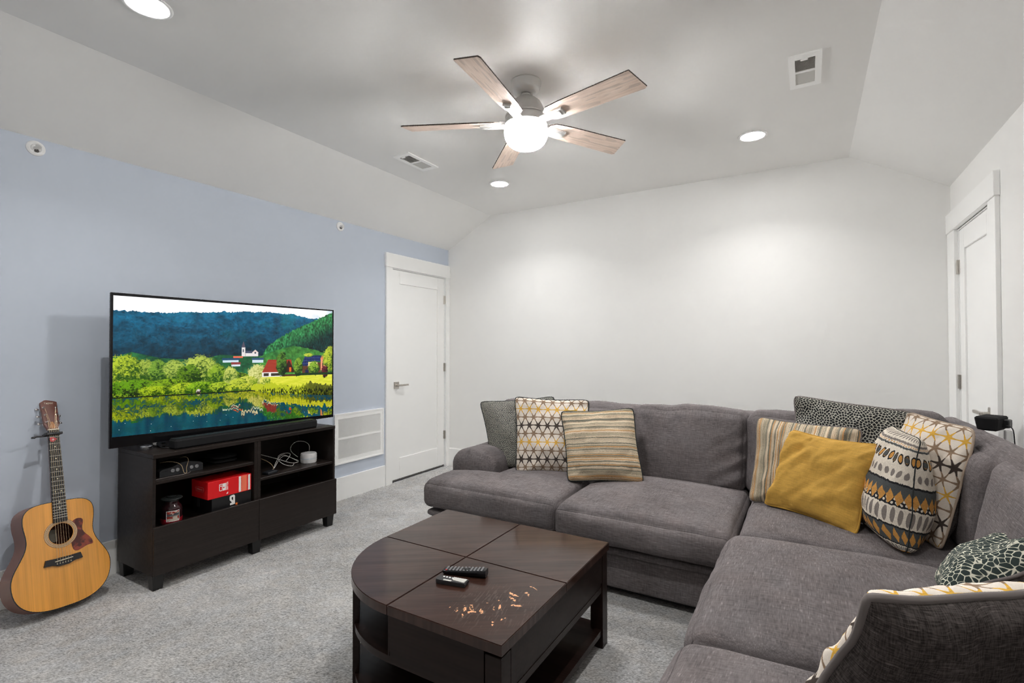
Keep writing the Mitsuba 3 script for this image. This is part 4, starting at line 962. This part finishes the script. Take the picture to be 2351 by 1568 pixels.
# ------------------------------------------------------------------ sectional sofa
def sofa():
    k = thing('sectional_sofa', 'grey linen corner sectional sofa with loose seat and back cushions', 'sofa')
    CXm, CYm = 'sofa_cloth_x', 'sofa_cloth_y'
    def sof(name, lo, hi, r, m, label=None, piping=None, **kw):
        me, tb = cushion(lo, hi, r, pipe=piping, **kw); q = part(k, name, me, m, smooth=True, label=label)
        for t in tb: part(q, 'piping', t, m)
        return q
    mat('welt_sofa', (.125, .115, .112), .9, .1)
    # frames
    sof('base', (-2.10, 2.512, .035), (-.20, 3.45, .222), .022, CXm, n=20, amp=.001)
    sof('base_rail', (-2.112, 2.484, .214), (-.25, 3.40, .256), .021, CXm, n=20, amp=.001)
    sof('base', (-.285, .70, .035), (.62, 3.45, .222), .022, CYm, n=20, amp=.001); sof('base_rail', (-.312, .70, .214), (.60, 2.48, .256), .021, CYm, n=20, amp=.001)
    for x, y in ((-2.02, 2.60), (-2.02, 3.38), (-.95, 3.38), (.52, 3.38), (.52, .80), (-.18, .80)): part(k, 'foot', bx(x-.035, x+.035, y-.035, y+.035, -.004, .040, .004), 'espresso_leg')
    part(k, 'plinth', bx(-2.06, -.30, 2.56, 3.38, .012, .037), 'black_matte'); part(k, 'plinth', bx(-.235, .58, .76, 3.38, .012, .037), 'black_matte')
    def lean_b(p, P):
        p = p.copy(); p[..., 1] += .16*np.clip(p[..., 2]-.3, 0, 1)**1.0*.6; return p
    sof('back_frame', (-2.13, 3.38, .10), (.70, 3.58, .872), .06, CXm, n=36, amp=.004, bulge={'z+': .010})
    sof('back_frame', (.600, .55, .10), (.712, 3.60, .902), .06, CYm, n=36, amp=.004, bulge={'z+': .010})
    sof('arm', (-2.146, 2.765, .045), (-1.800, 3.50, .592), (.13, .05, .12), CXm, n=30, amp=.003, bulge={'y-': .012}); sof('arm', (-.20, .36, .045), (.70, .68, .60), (.06, .12, .12), CYm, n=26, amp=.003)
    # seat cushions
    def tleft(p, P):
        p = p.copy(); y = p[..., 1]; w = np.clip((y-2.745)/.03, 0, 1); w = w*w*(3-2*w)
        left = np.clip((-P[..., 0]+1)/2, 0, 1)**1.0
        L0 = -2.13; L1 = -1.80; s = (p[..., 0]-L0)/(-1.19-L0); p[..., 0] = np.where(True, (L0+(L1-L0)*w)+s*(-1.19-(L0+(L1-L0)*w)), 0); return p
    sof('seat_cushion', (-2.13, 2.462, .268), (-1.190, 3.30, .440), (.045, .050, .055), CXm, n=44, amp=.006, seed=1, bulge={'z+': .040, 'y-': .014}, warp=tleft, piping=['y-'])
    sof('seat_cushion', (-1.186, 2.425, .268), (-.300, 3.30, .436), (.045, .050, .055), CXm, n=40, amp=.007, seed=2, bulge={'z+': .058, 'y-': .018}, piping=['y-'])
    sof('seat_cushion', (-.292, 2.478, .258), (.60, 3.30, .438), (.05, .05, .055), CYm, n=36, amp=.007, seed=3, bulge={'z+': .045})
    sof('seat_cushion', (-.325, 1.530, .258), (.60, 2.470, .440), (.055, .045, .058), CYm, n=44, amp=.007, seed=4, bulge={'z+': .060, 'x-': .020}, piping=['x-'])
    sof('seat_cushion', (-.335, .69, .258), (.60, 1.522, .440), (.055, .045, .058), CYm, n=40, amp=.007, seed=5, bulge={'z+': .056, 'x-': .020}, piping=['x-'])
    # back cushions
    def tilt_y(y0, slope, droop=.0, sd=0):
        def f(p, P):
            p = p.copy(); h = np.clip(p[..., 2]-.42, 0, 1); p[..., 1] += slope*h
            p[..., 2] += np.clip(P[..., 2], 0, 1)*droop*(meshkit.fbm(np.stack([p[..., 0]*5, p[..., 0]*0+sd, p[..., 0]*0], -1), 2, sd)-.5)*2
            return p
        return f
    def tilt_x(slope, sd=0):
        def f(p, P):
            p = p.copy(); h = np.clip(p[..., 2]-.42, 0, 1); p[..., 0] += slope*h
            p[..., 2] += np.clip(P[..., 2], 0, 1)*.014*(meshkit.fbm(np.stack([p[..., 1]*5, p[..., 1]*0+sd, p[..., 1]*0], -1), 2, sd)-.5)*2
            return p
        return f
    def corner_lift(base):
        def f(p, P):
            p = base(p, P); p[..., 2] += .045*np.clip((p[..., 0]-.15)/.35, 0, 1)*np.clip((p[..., 2]-.5)/.4, 0, 1); return p
        return f
    def folds(base):
        def f(p, P):
            p = base(p, P); w = np.clip((P[..., 0]-.35)/.6, 0, 1)*np.clip(.8-P[..., 2], 0, 1)*np.clip(-P[..., 1]+.3, 0, 1)
            p[..., 1] += .011*np.sin(66*(p[..., 0]*.75-p[..., 2])+2.5*np.sin(9*p[..., 0]))*np.clip(w, 0, 1)
            w2 = np.clip((-.45-P[..., 0])/.5, 0, 1)*np.clip((P[..., 2]-.35)/.6, 0, 1); p[..., 1] += .014*np.sin(38*(p[..., 0]+p[..., 2]*.6))*w2; return p
        return f
    B = {'y-': .055, 'z+': .026, 'x-': .012, 'x+': .012}
    sof('back_cushion', (-1.79, 3.17, .430), (-1.005, 3.38, .880), (.06, .07, .06), CXm, n=34, amp=.010, freq=6, seed=6, bulge=B, warp=tilt_y(0, .22, .014, 1))
    sof('back_cushion', (-1.000, 3.17, .432), (-.328, 3.39, .892), (.04, .06, .05), CXm, n=48, amp=.011, freq=6, seed=7, bulge={'y-': .060, 'z+': .010, 'x+': .010}, warp=folds(tilt_y(0, .22, .012, 2)))
    sof('back_cushion', (-.322, 3.17, .432), (.615, 3.40, .885), (.06, .07, .06), CXm, n=34, amp=.010, freq=6, seed=8, bulge=B, warp=corner_lift(tilt_y(0, .22, .012, 3)))
    Bx = {'x-': .045, 'z+': .020}
    sof('back_cushion', (.535, 2.54, .432), (.64, 3.16, .870), (.07, .06, .06), CYm, n=30, amp=.010, freq=6, seed=9, bulge=Bx, warp=tilt_x(.10, 3))
    sof('back_cushion', (.505, 1.60, .432), (.655, 2.515, .890), (.07, .07, .07), CYm, n=40, amp=.012, freq=6, seed=10, bulge={'x-': .055, 'z+': .025}, warp=tilt_x(.20, 4))
    sof('back_cushion', (.505, .74, .432), (.655, 1.585, .890), (.07, .07, .07), CYm, n=30, amp=.012, freq=6, seed=11, bulge={'x-': .05, 'z+': .025}, warp=tilt_x(.20, 5))
sofa()

# ------------------------------------------------------------------ throw pillows
def pillows():
    k = thing('throw_pillow', 'black and cream honeycomb throw pillow against the left sofa arm', 'pillow', 'throw pillows on the sectional sofa')
    pillow(k, [(-1.925, 2.96, .435), (-1.465, 3.10, .44), (-1.571, 3.26, .940), (-2.124, 3.10, .884)], .17, 'honeycomb_print', 'pillow_linen', 'welt_dark', seed=1)
    k = thing('throw_pillow', 'cream throw pillow with brown and gold star lattice, beside the striped one at the left', 'pillow', 'throw pillows on the sectional sofa')
    pillow(k, [(-1.683, 2.88, .448), (-1.251, 3.06, .452), (-1.276, 3.19, .932), (-1.763, 3.0, .949)], .16, 'star_print', 'pillow_linen', 'welt_dark', seed=2)
    k = thing('throw_pillow', 'tan throw pillow with fine horizontal stripes in front of the sofa back', 'pillow', 'throw pillows on the sectional sofa')
    pillow(k, [(-1.275, 2.81, .462), (-.845, 2.97, .470), (-.947, 3.10, .909), (-1.394, 2.96, .874)], .16, 'stripe_print', 'pillow_linen', 'welt_dark', seed=3, rough=.016)
    k = thing('throw_pillow', 'tan throw pillow with upright stripes behind the mustard pillow', 'pillow', 'throw pillows on the sectional sofa')
    pillow(k, [(-.290, 2.98, .450), (.175, 2.85, .488), (.228, 2.98, .885), (-.254, 3.10, .902)], .14, 'stripe_print_upright', 'pillow_linen', 'welt_grey', seed=4)
    k = thing('throw_pillow', 'black throw pillow with cream circles, topmost in the sofa corner', 'pillow', 'throw pillows on the sectional sofa')
    pillow(k, [(-.072, 3.16, .58), (.447, 2.94, .60), (.454, 3.07, .968), (-.079, 3.30, 1.010)], .14, 'circle_print', 'pillow_linen', 'welt_grey', seed=5, pinch=.04)
    k = thing('throw_pillow', 'plain mustard yellow throw pillow in the sofa corner', 'pillow', 'throw pillows on the sectional sofa')
    pillow(k, [(-.212, 2.90, .470), (.174, 2.63, .462), (.288, 2.76, .848), (-.094, 3.02, .856)], .15, 'mustard_cloth', 'mustard_cloth', 'welt_mustard', seed=6, pinch=.10, rough=.022)
    k = thing('throw_pillow', 'ikat throw pillow with bands of black, cream and ochre right of the mustard one', 'pillow', 'throw pillows on the sectional sofa')
    pillow(k, [(.240, 2.84, .455), (.322, 2.49, .462), (.393, 2.62, .905), (.335, 2.96, .915)], .25, 'ikat_print', 'ikat_print', 'welt_dark', seed=7, pinch=.03, power=.42, sag=.25, rough=.010, piper=.0025)
    k = thing('throw_pillow', 'cream throw pillow with gold and brown star lattice leaning at the right sofa back', 'pillow', 'throw pillows on the sectional sofa')
    pillow(k, [(.300, 2.96, .456), (.455, 2.61, .462), (.585, 2.72, .947), (.405, 3.04, .975)], .15, 'star_print_b', 'pillow_linen', 'welt_tan', seed=8, pinch=.04)
    k = thing('throw_pillow', 'dark green throw pillow with cream net print behind the nearest pillow', 'pillow', 'throw pillows on the sectional sofa')
    pillow(k, [(.310, 1.85, .560), (.640, 1.87, .770), (.700, 2.27, .62), (.376, 2.27, .430)], .155, 'net_print', 'pillow_linen', 'welt_grey', seed=9, asym=1.25)
    k = thing('throw_pillow', 'grey linen back of the nearest throw pillow, star lattice on its far side', 'pillow', 'throw pillows on the sectional sofa')
    pillow(k, [(.40, 1.56, .46), (-.055, 1.285, .465), (.080, 1.105, .835), (.48, 1.40, .838)], .18, 'star_print', 'pillow_linen', 'welt_grey', seed=10, piper=.008, pinch=.17)
pillows()

# ------------------------------------------------------------------ satellite speaker behind the sofa
def speaker():
    k = thing('satellite_speaker', 'small black speaker on a white stand beside the right door', 'speaker')
    m = bx(-.042, .042, -.072, .072, 0, .062, .007); v = np.array(m.vertices); q_ = .82+.18*v[:, 2]/.062; v[:, 0] *= q_; v[:, 1] *= q_; m.vertices = v
    def pl(q): return mv(rot(q, math.radians(-28), (0, 0, 1)), .712, 3.080, .905)
    part(k, 'cabinet', pl(m), 'black_matte'); part(k, 'connector', pl(bx(.030, .060, .000, .045, .012, .050, .004)), 'black_satin')
    part(k, 'post', mv(bx(-.012, .012, -.014, .014, .012, .908, .003), .762, 3.055, 0), 'white_metal', label='white stand post'); part(k, 'foot', mv(bx(-.035, .045, -.10, .10, -.004, .014, .004), .765, 3.055, 0), 'white_metal')
    part(k, 'cord', tube(spline([(.752, 3.045, .930), (.768, 3.040, .925), (.776, 3.035, .88), (.790, 3.035, .70), (.790, 3.035, .30), (.79, 3.03, .02)], 40), .0025, 6), 'black_satin', smooth=True)
speaker()
